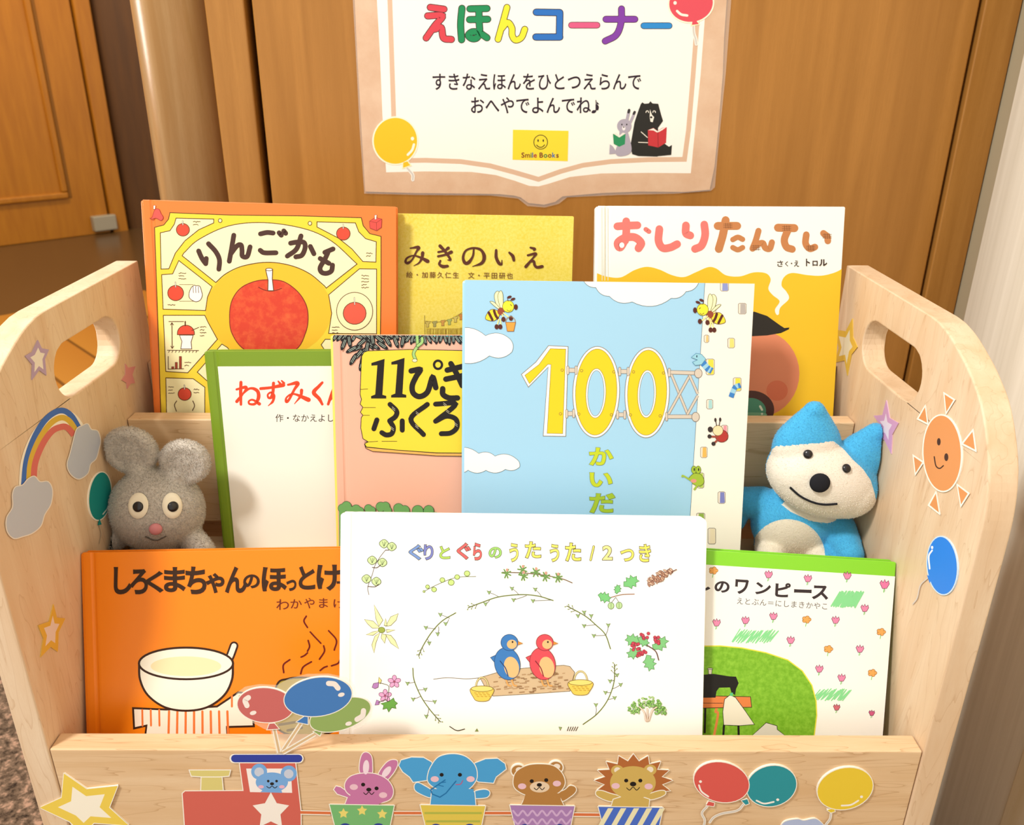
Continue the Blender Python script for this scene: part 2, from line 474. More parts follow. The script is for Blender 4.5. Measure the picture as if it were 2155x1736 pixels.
# right wall: streaked wallpaper on a wall that juts forward, with a return by the door frame, its shade put into a darker colour
def wallpaper():
    m, nt, b = principled('streaked_wallpaper', 0.8, 0.15)
    mp = mapping(nt, (8, 90, 2.0)); n = noise(nt, mp.outputs[0], 1.6, 5, 0.6, 0.1)
    mp2 = mapping(nt, (3, 16, 0.4)); n2 = noise(nt, mp2.outputs[0], 1.2, 2, 0.5)
    r = ramp(nt, n.outputs['Fac'], [(0.3, L('#d6cdb8')), (0.7, L('#efe8d6'))])
    r2 = ramp(nt, n2.outputs['Fac'], [(0.35, L('#dad1be')), (0.65, L('#f4eddd'))])
    nt.links.new(mix(nt, 0.5, r.outputs[0], r2.outputs[0]), b.inputs['Base Color']); return m
M_PAPER_WALL = wallpaper()
box('wall_right', (0.4985, 0.75, 0.141, 0.40, 0.0, 2.6), M_PAPER_WALL, kind='structure')
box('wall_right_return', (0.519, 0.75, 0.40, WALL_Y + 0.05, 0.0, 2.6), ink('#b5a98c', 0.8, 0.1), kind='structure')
M_CREAMWOOD = wood('cream_trim_wood', L('#f7ead0'), L('#e8d6ae'), L('#cdb27a'), (30, 30, 3), lines=0.15)
box('trim_3', (0.4965, 0.75, -0.9, 0.141, 0.0, 2.6), M_CREAMWOOD, bevel=0.0015, kind='structure')

# far room on the left: amber panelled door seen at an angle, dark wall beside it
M_AMBER = wood('amber_varnished_wood', L('#bd781d'), L('#ad6a17'), L('#8f540f'), (20, 20, 2), lines=0.05, rough=0.35, wscale=4)
M_AMBER_D = ink('#8a5614', 0.5, 0.3)
fo = Vector((-2.41, 3.51, 0)); fd = Vector((0.688, 0.726, 0)); fnv = Vector((0.726, -0.688, 0))
FAR = Matrix.Translation(fo) @ Matrix((fd, -fnv, Vector((0, 0, 1)))).transposed().to_4x4()
def far_hit(px, py): return FAR.inverted() @ on_plane(px, py, fo, fnv)
def far_box(name, a0, a1, z0, z1, d0, d1, mat, parent=None, kind=None, bevel=0.004):
    v, f = box_vf(a0, a1, -d1, -d0, z0, z1)
    o = mesh_obj(name, [FAR @ Vector(q) for q in v], f, mat, parent=parent, bevel=bevel)
    if kind: o['kind'] = kind
    return o
ea = far_hit(222, 462).x; ef = far_hit(262, 482).x; pa = far_hit(135, 402); pz = pa.z
far_door = far_box('door_2', -1.6, ea, 0.0032, 2.05, 0.0, 0.04, M_AMBER, kind='structure')
far_box('trim_4', ea + 0.012, ef, 0.0, 2.1, -0.02, 0.05, M_AMBER, kind='structure')
far_box('trim_5', ea - 0.01, ea + 0.02, 0.0, 2.1, -0.02, 0.012, M_AMBER_D, kind='structure')
# raised moulding around the door's panel
for nm, a0, a1, z0, z1 in (('moulding', pa.x - 0.03, pa.x, pz, 1.9), ('moulding', -1.4, pa.x, pz - 0.03, pz)):
    far_box(nm, a0, a1, z0, z1, 0.035, 0.055, M_AMBER, parent=far_door, bevel=0.008)
far_box('moulding', pa.x + 0.002, pa.x + 0.018, pz - 0.03, 1.9, 0.035, 0.043, M_AMBER_D, parent=far_door)
hs0, hs1 = far_hit(190, 492), far_hit(232, 478)
ds = far_box('door_stopper', hs0.x, hs1.x + 0.01, 0.02, 0.095, 0.035, 0.075, ink('#a79a82', 0.35, 0.5), bevel=0.006)
tag(ds, 'small grey metal stopper at the foot of the far amber door', 'door stopper')
M_DARKWALL = wood('dark_brown_panelling', L('#613a0c'), L('#523009'), L('#3e2306'), (12, 12, 1.2), lines=0.06, rough=0.5)
c0 = FAR @ Vector((ef, 0.02, 0))
structure(mesh_obj('wall_far', [(c0.x, c0.y, 0), (0.2, c0.y + 0.35, 0), (0.2, c0.y + 0.35, 2.6), (c0.x, c0.y, 2.6)], [(0, 1, 2, 3)], M_DARKWALL))
wl = FAR @ Vector((-1.6, 0, 0)); structure(mesh_obj('wall_left', [(wl.x, wl.y, 0), (wl.x - 0.8, wl.y - 3.6, 0), (wl.x - 0.8, wl.y - 3.6, 2.6), (wl.x, wl.y, 2.6)], [(0, 1, 2, 3)], M_DARKWALL))

# ------------------------------------------------------------------ the book rack
W2 = 0.31; TH = 0.019; H1, H2, H3 = 0.36, 0.4445, 0.529
TIER_Y = (0.0, 0.0986, 0.1973); TB = 0.0159
BASE_Z = (0.314, 0.4145, 0.499)
rack = empty('book_rack', Matrix.Translation((0, 0.135, 0)),
             'pale wooden tiered picture book rack with slotted side handles and stickers', 'book rack')
prof = [(0.27, 0.0), (0.27, 0.6485), (0.112, 0.6475)]
prof += spline([(0.10, 0.6465), (0.084, 0.6425), (0.066, 0.635), (0.048, 0.6255), (0.030, 0.612), (0.014, 0.591), (0.005, 0.572), (0.0004, 0.548), (-0.0004, 0.52)], n=4)
prof += [(p0, z) for p0, z in [(-0.0006, 0.48), (-0.0006, 0.0)]]
prof = [(p[0], p[1]) for p in prof]
hole = []
for cx_, a0 in ((0.1915, -90), (0.1285, 90)):
    hole += ellpts(cx_, 0.599, 0.0205, 0.0205, 0, 14, a0, a0 + 180)
sides = {}
for s, lab in ((-1, 'left side board with rainbow and stars'), (1, 'right side board with sun and balloon')):
    sides[s] = slab('side_panel', [prof, hole], lambda a, b, t, s=s: (s * (W2 + TH * t), a, b), M_MAPLE_V, parent=rack, bevel=0.0022, label=lab)
tiers = []
for y, z, zb in zip(TIER_Y, (H1, H2, H3), (0.245, 0.34, 0.43)):
    tiers.append(box('tier_board', (-W2 + 0.0006, W2 - 0.0006, y, y + TB, zb, z), M_MAPLE_H, parent=rack, bevel=0.0012))
for y0, y1, z in ((TB, TIER_Y[1], BASE_Z[0]), (TIER_Y[1] + TB, TIER_Y[2], BASE_Z[1]), (TIER_Y[2] + TB, 0.254, BASE_Z[2])):
    box('shelf', (-W2 + 0.0006, W2 - 0.0006, y0, y1, z - 0.012, z), M_MAPLE_H, parent=rack)
box('back_panel', (-W2 + 0.0006, W2 - 0.0006, 0.254, 0.268, 0.05, 0.56), M_MAPLE_H, parent=rack)
box('bottom_board', (-W2 + 0.0006, W2 - 0.0006, 0.02, 0.254, 0.05, 0.065), M_MAPLE_H, parent=rack)

# ------------------------------------------------------------------ picture books
GROUP = 'picture books standing in the rack'
M_PAGES = speckle('page_edges', '#f4ecd8', '#e2d6bc', 900)
def make_book(label, tl, tr, y0, z0, tilt, row, th, cover, spine=None, radius=0.0, width=None, w_from='left', groove=True, page=None, fold=0.0):
    t = math.radians(tilt); n = Vector((0, -math.cos(t), math.sin(t))); P0 = Vector((0, y0, z0)); P0 = P0
    a, b = on_plane(*tl, P0, n), on_plane(*tr, P0, n)
    ex = (b - a).normalized()
    if width:
        if w_from == 'left': b = a + ex * width
        else: a = b - ex * width
    w = (b - a).length
    up = n.cross(ex); up = -up if up.z < 0 else up
    h = ((a.z + b.z) / 2 - (BASE_Z[row] + 0.0008 + th * math.sin(t))) / up.z - (abs(ex.z) * w * 0.5 / up.z + (0.001 if abs(ex.z) > 0.02 else 0))
    o = a - up * h
    F = frame(o + ex * (w / 2), ex, up)
    root = empty('picture_book', F, label, 'book', GROUP)
    FL = F @ Matrix.Translation((-w / 2, 0, 0))
    cov = cover if not isinstance(cover, str) else ink(cover, 0.34, 0.35)
    sp = (spine if not isinstance(spine, str) else ink(spine, 0.34, 0.35)) if spine else cov
    ct = 0.0024
    # covers are boards with rounded corners and a pressed hinge groove beside the spine
    def board(name, yf, yb, front):
        xs = [0.0, 0.0004, 0.0012, 0.0025, 0.0055, 0.0065, 0.0075, 0.0085, 0.0095, 0.011] + [w - e for e in (0.007, 0.0045, 0.0025, 0.0012, 0.0004, 0.0)]
        if radius > 0.004: xs = [x for x in xs if x <= w - 0.0075] + [w - radius * (1 - math.cos(math.radians(q))) if False else w - radius + radius * math.sin(math.radians(q)) for q in range(0, 91, 15)]
        V, Fc = [], []
        for x in xs:
            ins = 0.0
            r = max(radius, 0.0012)
            if x > w - r: ins = r - math.sqrt(max(0, r * r - (x - (w - r)) ** 2))
            g = 0.0009 * max(0, 1 - ((x - 0.0075) / 0.0022) ** 2) if groove and abs(x - 0.0075) < 0.0022 else 0
            y_f = yf + g if front else yf
            y_b = yb - g if not front else yb
            V += [(x, y_f, ins), (x, y_f, h - ins), (x, y_b, ins), (x, y_b, h - ins)]
        for i in range(len(xs) - 1):
            a_, b_ = 4 * i, 4 * i + 4
            Fc += [(a_, b_, b_ + 1, a_ + 1), (a_ + 2, a_ + 3, b_ + 3, b_ + 2), (a_ + 1, b_ + 1, b_ + 3, a_ + 3), (a_, a_ + 2, b_ + 2, b_)]
        Fc += [(0, 1, 3, 2), (len(V) - 4, len(V) - 2, len(V) - 1, len(V) - 3)]
        return mesh_obj(name, [FL @ Vector(v) for v in V], Fc, cov, parent=root, bevel=0.0005)
    fc = board('front_cover', 0.0, ct, True)
    board('back_cover', th - ct, th, False)
    def lbox(name, d, mat, bev=0.0):
        v, f = box_vf(*d); return mesh_obj(name, [FL @ Vector(q) for q in v], f, mat, parent=root, bevel=bev)
    lbox('spine', (-0.0022, 0.0018, 0.0003, th - 0.0003, 0.0005, h - 0.0005), sp, 0.0018)
    lbox('page_block', (0.0018, w - 0.004, ct, th - ct, 0.003, h - 0.0035), page or M_PAGES)
    pr = Print(FL, (0.0, 0.0, w, h)); pr.w, pr.h = w, h
    return root, pr

def quadpx(pr, x0, z0, x1, z1, m):             # a rectangle given on the cover itself, in metres
    pr.local_poly([[(x0, z0), (x1, z0), (x1, z1), (x0, z1)]], m)
INK = '#33221c'

# ---- back row, left: orange book with an apple
def wobble_texture(name, a, b_, scale, lo=0.4, hi=0.62): return speckle(name, a, b_, scale, lo, hi, 0.45, 0.25)
M_APPLE = wobble_texture('apple_crayon_red', '#d9452f', '#ea6a3c', 120, 0.45, 0.75)
M_ORANGE = ink('#f58238', 0.30, 0.4)
book, p = make_book('orange picture book with a big red apple, left in the back row', (300, 420), (834, 435), 0.222, H3, 11.0, 2, 0.011, M_ORANGE)
p.part('cover_picture', 'yellow cover picture with a red apple in cream panels').view(280, 400, 3.4724)
BR = '#5b3418'; CREAM = '#fcf2bd'
p.poly([(270, 165), (700, 182), (1200, 188), (1668, 202), (1682, 260), (1730, 318), (1812, 338), (1812, 700), (1800, 1670), (1790, 2600), (240, 2600), (205, 1670), (180, 900), (158, 272), (225, 255), (260, 212)], '#f5d640', out=BR, ow=6)
p.ell(990, 880, 462, 352, '#f2c032')
for pts in ([(315, 205), (590, 212), (590, 240), (480, 290), (380, 370), (310, 460), (262, 575), (205, 577), (200, 312), (270, 297), (302, 250)],
            [(1345, 232), (1625, 240), (1650, 305), (1700, 355), (1778, 378), (1775, 526), (1680, 522), (1600, 430), (1500, 350), (1345, 270)],
            [(210, 618), (290, 612), (335, 515), (578, 705), (545, 780), (530, 880), (220, 870)],
            [(222, 915), (525, 915), (548, 965), (617, 1090), (400, 1335), (240, 1325)],
            [(240, 1372), (440, 1378), (525, 1440), (525, 2300), (258, 2300)],
            [(1655, 575), (1780, 577), (1780, 1050), (1430, 1047), (1452, 900), (1430, 765)],
            [(470, 1330), (650, 1125), (690, 1150), (760, 1230), (600, 1420), (560, 1410)],
            [(1375, 1130), (1405, 1090), (1780, 1095), (1775, 1500), (1620, 1500)],
            [(800, 1500), (1200, 1500), (1260, 2300), (700, 2300)]):
    p.poly(pts, CREAM, out=BR, ow=6)
fan = [(360, 480)] + spline([(370, 462), (480, 362), (700, 262), (960, 238), (1250, 282), (1450, 372), (1637, 540)]) + [(1412, 716)] + spline([(1400, 700), (1290, 610), (1150, 550), (980, 527), (800, 555), (680, 610), (605, 675)])
p.poly([(q[0], q[1]) for q in fan], '#fdf4c4', out=BR, ow=6)
for cx_, cy_ in ((637, 223), (1293, 243)): p.ell(cx_, cy_, 13, 14, CREAM, out=BR, ow=5)
p.mark()
p.poly([(990, 655), (1100, 668), (1200, 738), (1262, 830), (1280, 930), (1262, 1040), (1190, 1165), (1000, 1225), (815, 1165), (725, 1050), (706, 930), (722, 810), (785, 718), (885, 668)], M_APPLE, smooth=True, out='#7a2a1c', ow=6)
p.stroke([(918, 710), (960, 730), (1010, 738), (1060, 728), (1085, 718)], 6, '#7a2a1c')
p.poly([(970, 582), (1020, 578), (1018, 650), (1028, 735), (986, 735), (988, 660)], '#fffdf2', out=BR, ow=6)
p.ell(995, 580, 25, 9, '#fffdf2', out=BR, ow=5)
p.reset()
def small_apple(x, y, r, col='#df4f38'):
    p.ell(x, y, r, r * 0.96, col, out=BR, ow=5, n=22); p.stroke([(x, y - r * 0.75), (x - 2, y - r * 1.35)], 9, BR); p.stroke([(x, y - r * 0.75), (x - 2, y - r * 1.35)], 4, '#fffdf2')
def scribble(x, y, n, w=60, dy=22, pr=None, lw=4, col=BR):
    rnd = random.Random(int(x * 7 + y))
    for k in range(n):
        (pr or p).stroke([(x + i * w / 8, y + k * dy + rnd.uniform(-4, 4)) for i in range(int(rnd.uniform(5, 9)))], lw, col)
small_apple(365, 290, 48); small_apple(1537, 318, 50); small_apple(312, 752, 58); small_apple(378, 1490, 48)
small_apple(1620, 880, 75); p.ell(1620, 885, 132, 138, '#fcf2bd', out=BR, ow=5); small_apple(1620, 900, 84, '#e7604a')
for x, y, n in ((440, 232, 2), (1705, 460, 2), (335, 605, 3), (1670, 625, 5), (490, 998, 4), (260, 1440, 3), (445, 1455, 2), (1455, 1000, 3), (255, 838, 1), (378, 1258, 2)): scribble(x, y, n)
p.reset()
# hand, half apple on a stand, measuring arrow, bar chart
p.poly([(415, 790), (410, 755), (425, 715), (440, 700), (450, 695), (462, 700), (475, 698), (490, 705), (500, 735), (507, 770), (490, 805), (455, 815)], '#fffaf0', smooth=True, out=BR, ow=5)
for x in (440, 458, 478): p.stroke([(x, 705), (x + 2, 750)], 4, BR)
for y in (690, 812): p.stroke([(340, y), (440, y)], 3, BR)
p.poly(ellpts(387, 1045, 62, 58, 0, 20, 180, 360) + [(449, 1056), (325, 1056)], '#df4f38', out=BR, ow=5)
p.poly([(340, 1060), (440, 1060), (425, 1110), (430, 1160), (350, 1160), (358, 1105)], '#fffaf0', out=BR, ow=5)
p.stroke([(382, 960), (382, 990)], 9, BR); p.stroke([(285, 970), (287, 1155)], 6, BR, smooth=False)
for q in ([(275, 985), (285, 968), (296, 985)], [(277, 1140), (287, 1157), (298, 1140)], [(262, 960), (370, 960)], [(252, 1170), (480, 1172)], [(258, 1215), (258, 1308), (370, 1305)], [(430, 1025), (480, 1003)]): p.stroke(q, 5, BR, smooth=False)
for k in range(9): p.stroke([(268 + 25 * k, 1172), (260 + 25 * k, 1186)], 4, BR, smooth=False)
for x, y0_ in ((290, 1290), (316, 1258), (346, 1215)): p.poly([(x - 7, y0_), (x + 9, y0_), (x + 9, 1306), (x - 7, 1306)], '#a4402c', out=BR, ow=3)
p.stroke([(320, 1540), (304, 1570), (318, 1615)], 6, BR); p.stroke([(435, 1610), (450, 1575), (438, 1540)], 6, BR)
p.poly([(285, 1655), (330, 1640), (380, 1628), (440, 1645), (480, 1690), (300, 1700)], '#d8543f', smooth=True, out=BR, ow=5)
p.poly([(140, 200), (160, 145), (190, 140), (205, 170), (222, 200), (205, 222), (170, 205), (140, 212), (124, 205)], '#e25a52', smooth=True, out='#a03a30', ow=4)
p.poly([(150, 112), (166, 112), (163, 140), (150, 140)], '#fff6e2', out='#a03a30', ow=3)
p.poly([(1728, 228), (1770, 200), (1818, 212), (1815, 272), (1780, 296), (1732, 278)], '#e2534a', out='#a03a30', ow=4)
p.stroke([(1728, 228), (1780, 238), (1818, 212)], 4, '#a03a30', smooth=False); p.stroke([(1780, 238), (1780, 294)], 4, '#a03a30')
p.poly([(1765, 182), (1782, 182), (1778, 215), (1766, 215)], '#fff6e2', out='#a03a30', ow=3)
p.reset()
p.part('title_lettering', 'dark brown hand-lettered title on a cream arch')
T = '#4c3129'
p.hand([[(480, 445), (505, 500), (532, 538)], [(532, 538), (536, 500)], [(552, 392), (605, 450), (632, 510), (628, 578)],
        [(737, 330), (722, 420), (704, 520)], [(712, 470), (760, 408), (790, 402), (797, 440), (800, 482), (835, 484), (856, 415)],
        [(932, 320), (980, 310), (1024, 314)], [(930, 440), (960, 458), (1045, 458)], [(1068, 312), (1084, 330)], [(1102, 298), (1116, 316)],
        [(1152, 388), (1200, 380), (1248, 382), (1258, 420), (1235, 475), (1190, 488)], [(1228, 335), (1195, 430), (1128, 482)], [(1296, 412), (1322, 465)],
        [(1425, 455), (1402, 505), (1368, 565), (1378, 600), (1415, 608), (1450, 590), (1458, 548)], [(1402, 455), (1462, 430)], [(1368, 500), (1432, 535)]], 36, T)
p.emit(book)

# ---- back row, middle: yellow book half hidden behind the orange one
def yellow_cover():
    m, nt, b = principled('yellow_grainy_cover', 0.4, 0.3)
    mp = mapping(nt, (1, 1, 1)); a = noise(nt, mp.outputs[0], 420, 4, 0.7); c = noise(nt, mp.outputs[0], 22, 3, 0.5)
    r = ramp(nt, a.outputs['Fac'], [(0.40, L('#e3cb3a')), (0.60, L('#f3e27c'))]); r2 = ramp(nt, c.outputs['Fac'], [(0.35, L('#e6cf48')), (0.65, L('#f0dd6a'))])
    nt.links.new(mix(nt, 0.55, r.outputs[0], r2.outputs[0]), b.inputs['Base Color']); return m
book, p = make_book('grainy yellow picture book with brown brush title, right of the apple book', (834, 449), (1208, 455), 0.2355, H3, 12.0, 2, 0.010, yellow_cover(), width=0.235, w_from='right')
p.part('cover_picture', 'faint sketch of washing on a line').view(820, 430, 4.6848)
S = '#8f7734'
p.stroke([(345, 1095), (350, 1400)], 5, S); p.stroke([(350, 1150), (480, 1160), (600, 1130), (700, 1075), (760, 1030), (900, 960)], 4, S)
for k, (x, y, c) in enumerate(((375, 1158, '#c9b45c'), (445, 1155, '#a8a060'), (525, 1145, '#cf9a4e'), (590, 1135, '#a9b86a'), (650, 1110, '#d0be66'), (705, 1085, '#cc8a42'), (760, 1045, '#b8ac60'), (820, 1010, '#c9b45c'))):
    p.poly([(x - 20, y), (x + 22, y - 6), (x + 24, y + 14), (x + 12, y + 14), (x + 12, y + 52), (x - 14, y + 54), (x - 14, y + 16), (x - 26, y + 16)], c, out='#7d6a32', ow=3)
rnd = random.Random(3)
for k in range(60):
    x = 365 + k * 8; p.stroke([(x, 1222 - max(0, k - 40) * 3), (x + rnd.uniform(-6, 6), 1250), (x, 1300)], 3, '#a98a34')
p.part('title_lettering', 'brown brush title and small author line')
BRN = '#5a2d1c'
p.letter('つ', -135, 420, 75, 600, BRN, off=0.022)
for q in ([(205, 432, 10), (285, 424, 24), (262, 470, 14), (222, 545, 12), (182, 578, 20), (158, 566, 18), (172, 530, 14), (232, 505, 10), (300, 522, 15), (374, 560, 28)], [(326, 478, 24), (318, 528, 19), (290, 576, 12), (240, 605, 5)],
          [(480, 470, 15), (540, 457, 14), (578, 430, 22)], [(478, 512, 16), (545, 497, 16), (608, 470, 24)], [(497, 410, 24), (545, 462, 20), (598, 542, 18), (572, 548, 6)], [(500, 556, 14), (490, 590, 18), (525, 612, 24), (570, 608, 20)],
          [(830, 428, 12), (820, 510, 15), (778, 572, 24), (742, 575, 24), (724, 522, 18), (752, 455, 14), (828, 430, 14), (900, 450, 19), (932, 515, 26), (908, 578, 22), (816, 612, 5)],
          [(1050, 452, 18), (1050, 520, 22), (1075, 576, 24), (1102, 592, 14), (1107, 550, 6)], [(1180, 476, 16), (1213, 510, 24), (1224, 550, 20)],
          [(1388, 426, 14), (1428, 440, 22), (1420, 456, 8)], [(1362, 502, 15), (1440, 486, 20), (1412, 530, 13), (1342, 614, 22)], [(1388, 568, 10), (1420, 560, 18), (1430, 600, 19), (1455, 620, 20), (1503, 612, 22)]): p.brush(q, BRN)
p.line('絵・加藤久仁生　文・平田研也', 163, 718, 76, 66, '#7a4a22', off=0.004, slope=0.0105)
p.emit(book)

# ---- back row, right: white and yellow book
book, p = make_book('white and yellow picture book with puffy red and brown title, right in the back row', (1259, 433), (1779, 435), 0.222, H3, 14.5, 2, 0.012, '#fffdf3')
p.part('cover_picture', 'yellow ground with steam wisp, pink ball and lens').view(1240, 420, 3.4714)
wave = spline([(20, 520), (75, 545), (130, 563), (230, 568), (330, 515), (420, 491), (510, 510), (600, 550), (690, 566), (780, 530), (870, 493), (930, 505), (1000, 553), (1100, 561), (1200, 532), (1290, 538), (1325, 582), (1308, 650), (1340, 697), (1390, 742), (1357, 800), (1366, 838), (1384, 838), (1396, 788), (1458, 725), (1440, 672), (1405, 628), (1420, 570), (1480, 536), (1600, 552), (1700, 555), (1800, 530), (1880, 485)])
p.poly([(q[0], q[1]) for q in wave] + [(1880, 2600), (20, 2600)], '#f2c32c')
p.ell(1235, 1270, 300, 318, '#e38c68')
p.ell(1372, 1395, 78, 74, '#dd7656')
p.poly([(900, 930), (1060, 845), (1205, 818), (1300, 850), (1390, 915), (1425, 938), (1462, 934), (1458, 948), (1400, 975), (1300, 992), (1195, 998), (900, 998)], '#2b2723')
p.ell(1185, 1535, 166, 140, '#573833'); p.ell(1180, 1545, 112, 96, '#54957a')
p.poly([(1075, 1560), (1285, 1560), (1270, 1605), (1225, 1635), (1140, 1635), (1090, 1605)], '#7db592', smooth=True)
p.stroke([(1248, 1510), (1262, 1535)], 16, '#e7f0dc'); p.ell(1262, 1565, 8, 8, '#e7f0dc')
for x in (92, 112, 135): p.stroke([(x, 60), (x + 2, 590)], 5, '#ece4d2', smooth=False)
p.part('title_lettering', 'puffy pink and biscuit brown title')
PK, BK = '#e47a72', '#c4814f'
p.hand([[(205, 195), (280, 190), (352, 187)], [(270, 158), (270, 240), (262, 300)]], 56, PK)
p.hand([[(262, 290), (230, 345), (212, 340), (212, 310), (260, 280), (330, 275), (378, 315), (360, 355)]], 58, PK)
p.ell(238, 333, 18, 20, '#fffdf3')
p.stroke([(413, 217), (436, 233)], 34, PK)
p.hand([[(512, 215), (506, 300), (535, 352), (590, 350), (642, 325)], [(706, 188), (706, 245), (738, 262)], [(840, 182), (846, 260), (820, 335), (772, 360)]], 56, PK)
p.hand([[(938, 192), (1080, 192)], [(996, 150), (975, 260), (946, 360)]], 58, BK); p.hand([[(1048, 292), (1085, 275), (1120, 290)], [(1048, 350), (1085, 366), (1120, 350)]], 38, BK)
p.hand([[(1236, 228), (1215, 300), (1192, 358)], [(1192, 358), (1235, 325), (1268, 318), (1285, 352), (1318, 358), (1334, 312)]], 44, BK)
p.hand([[(1378, 205), (1498, 208)]], 58, BK); p.hand([[(1455, 215), (1425, 290), (1440, 345), (1482, 362)]], 52, BK)
p.hand([[(1585, 256), (1580, 320), (1610, 358), (1648, 346)], [(1710, 246), (1738, 270), (1742, 302)]], 48, BK)
HB = '#7d4c2c'
for x, y in ((1010, 190), (1215, 350), (1440, 208), (1735, 265), (1615, 352)):
    for d in (-14, 2, 18): p.stroke([(x - 30, y + d * 0.8), (x + 34, y + d * 0.8)], 3, HB, smooth=False); p.stroke([(x + d, y - 18), (x + d + 2, y + 20)], 3, HB, smooth=False)
for ch, bx in (('さ', (1372, 445, 1415, 490)), ('く', (1430, 450, 1452, 488)), ('え', (1495, 445, 1532, 490))): p.letter(ch, *bx, INK, off=0.012)
p.ell(1477, 466, 5, 5, INK)
for ch, bx in (('ト', (1582, 432, 1612, 486)), ('ロ', (1630, 447, 1668, 484)), ('ル', (1678, 436, 1738, 486))): p.letter(ch, *bx, INK, off=0.03)
p.emit(book)

# ---- middle row, left: green framed book
book, p = make_book('green picture book with white panel and red title, beside the grey mouse', (433.5, 739), (700, 738), 0.177, H2, 8.0, 1, 0.0085, '#7f9f2b', width=0.2)
p.part('cover_picture', 'blank white panel inside the green border').view(430, 680, 3.4719)
a_ = p.loc((98, 316))
quadpx(p, a_[0], 0.0, p.w - a_[0], a_[1], ink('#fffcef', 0.34, 0.35))
p.part('title_lettering', 'red brush title and small black author line')
RD = '#ea4c2c'
for q in ([(268, 432, 17), (266, 510, 18), (268, 594, 14)], [(236, 484, 12), (304, 468, 18), (290, 505, 10), (238, 572, 18)], [(262, 535, 9), (330, 478, 13), (385, 492, 19), (397, 540, 20), (372, 588, 14), (332, 590, 12), (326, 570, 10), (355, 560, 11), (403, 590, 18)],
          [(412, 478, 16), (490, 470, 15), (578, 452, 21)], [(506, 438, 17), (502, 500, 17), (490, 540, 17), (470, 545, 12), (464, 522, 10), (488, 506, 11), (508, 530, 17), (500, 572, 14), (468, 603, 5)], [(540, 424, 8), (558, 446, 15)], [(565, 420, 8), (582, 438, 14)],
          [(612, 450, 12), (682, 438, 22), (655, 490, 14), (618, 560, 14), (600, 572, 17), (602, 542, 10), (655, 517, 11), (762, 560, 24)], [(711, 490, 18), (704, 532, 15), (660, 588, 5)],
          [(862, 434, 14), (836, 462, 17), (800, 506, 22), (838, 550, 19), (862, 592, 14)], [(962, 440, 18), (930, 520, 17), (905, 592, 14)], [(912, 572, 10), (958, 520, 15), (986, 535, 17), (990, 580, 17), (1022, 588, 15), (1052, 540, 8)]): p.brush(q, RD)
p.line('作・なかえよしを', 518, 716, 62, 62, INK, off=0.002)
p.emit(book)

# ---- middle row: pink book with black leaves and a yellow board
book, p = make_book('pink picture book with black leaves and a yellow sign board, partly behind the blue book', (700, 705), (980, 706), 0.148, H2, 14.0, 1, 0.0105, '#f3b89e', spine='#f3e16a', width=0.19)
p.part('cover_picture', 'yellow sign board hanging under black leaves, green bushes below').view(430, 680, 3.4719)
p.stroke([(1490, 88), (2100, 98)], 16, '#5fc4bd', smooth=False)
rnd = random.Random(5)
def leaf(x, y, ln, wd, ang):
    p.poly(ellpts(x, y, ln, wd, ang, 14), '#1d1c1c')
    c, s = math.cos(math.radians(ang)), math.sin(math.radians(ang))
    for k in (-0.3, 0.25):
        o_ = k * wd
        p.stroke([(x - c * ln * 0.6 - s * o_, y - s * ln * 0.6 + c * o_), (x + c * ln * 0.55 - s * o_ * 1.1, y + s * ln * 0.55 + c * o_ * 1.1)], 2.0, '#dff5e4', smooth=False)
for x in range(960, 1480, 34): leaf(x, 92 + rnd.uniform(-4, 8), 46, 15, rnd.uniform(20, 70) if x > 1100 else rnd.uniform(90, 130))
for x in range(1490, 2120, 30): leaf(x, 112 + rnd.uniform(-6, 10), 46, 14, rnd.uniform(50, 130))
for x, y, a in ((1020, 150, 110), (1060, 130, 80), (1150, 140, 140), (1210, 150, 60), (1110, 185, 160), (1170, 200, 135), (1240, 165, 30), (1300, 160, 35), (1340, 130, 60), (1080, 190, 150), (1130, 225, 130), (1090, 262, 120), (1160, 255, 110), (1150, 300, 105), (1400, 135, 70), (1450, 130, 100), (1230, 120, 80), (1280, 115, 40), (1190, 175, 100)): leaf(x, y, 52, 17, a)
YB = '#f4d83e'
p.poly([(1172, 880), (1180, 905), (1400, 926), (1700, 948), (2060, 950), (2060, 972), (1700, 968), (1380, 945), (1230, 935), (1180, 912)], '#f0b45c', out='#2a211a', ow=4)
p.poly([(1148, 300), (1152, 240), (1168, 212), (1195, 202), (1500, 192), (1900, 200), (2060, 204), (2060, 952), (1900, 948), (1700, 946), (1400, 925), (1185, 903), (1172, 880), (1200, 866), (1160, 842), (1145, 765), (1148, 690), (1160, 672), (1142, 650), (1160, 614), (1140, 590), (1150, 556), (1140, 520)], YB, out='#2a211a', ow=5)
for q in ([(1140, 483), (1195, 480)], [(1165, 616), (1252, 616)], [(1160, 672), (1208, 672)], [(1172, 868), (1268, 862)], [(1298, 862), (1408, 862)]): p.stroke(q, 4, '#2a211a', smooth=False)
for q in ([(1555, 90), (1560, 165)], [(1560, 165), (1530, 220), (1545, 268)], [(1560, 165), (1590, 140), (1592, 110)]): p.stroke(q, 26, '#3b5a2c'); p.stroke(q, 18, '#a5cf80')
p.ell(1538, 272, 18, 12, '#fff6c8', out='#2a211a', ow=3)
for x, y, r in ((1010, 1350, 30), (1040, 1335, 34), (1065, 1360, 26), (1110, 1360, 34), (1140, 1370, 26), (1200, 1352, 28), (1225, 1365, 26), (1290, 1340, 34), (1325, 1335, 30), (1340, 1365, 28), (1420, 1352, 36), (1465, 1365, 34), (1560, 1370, 40), (1640, 1366, 36)):
    p.ell(x, y, r + 3, r + 3, '#27452a', n=20)
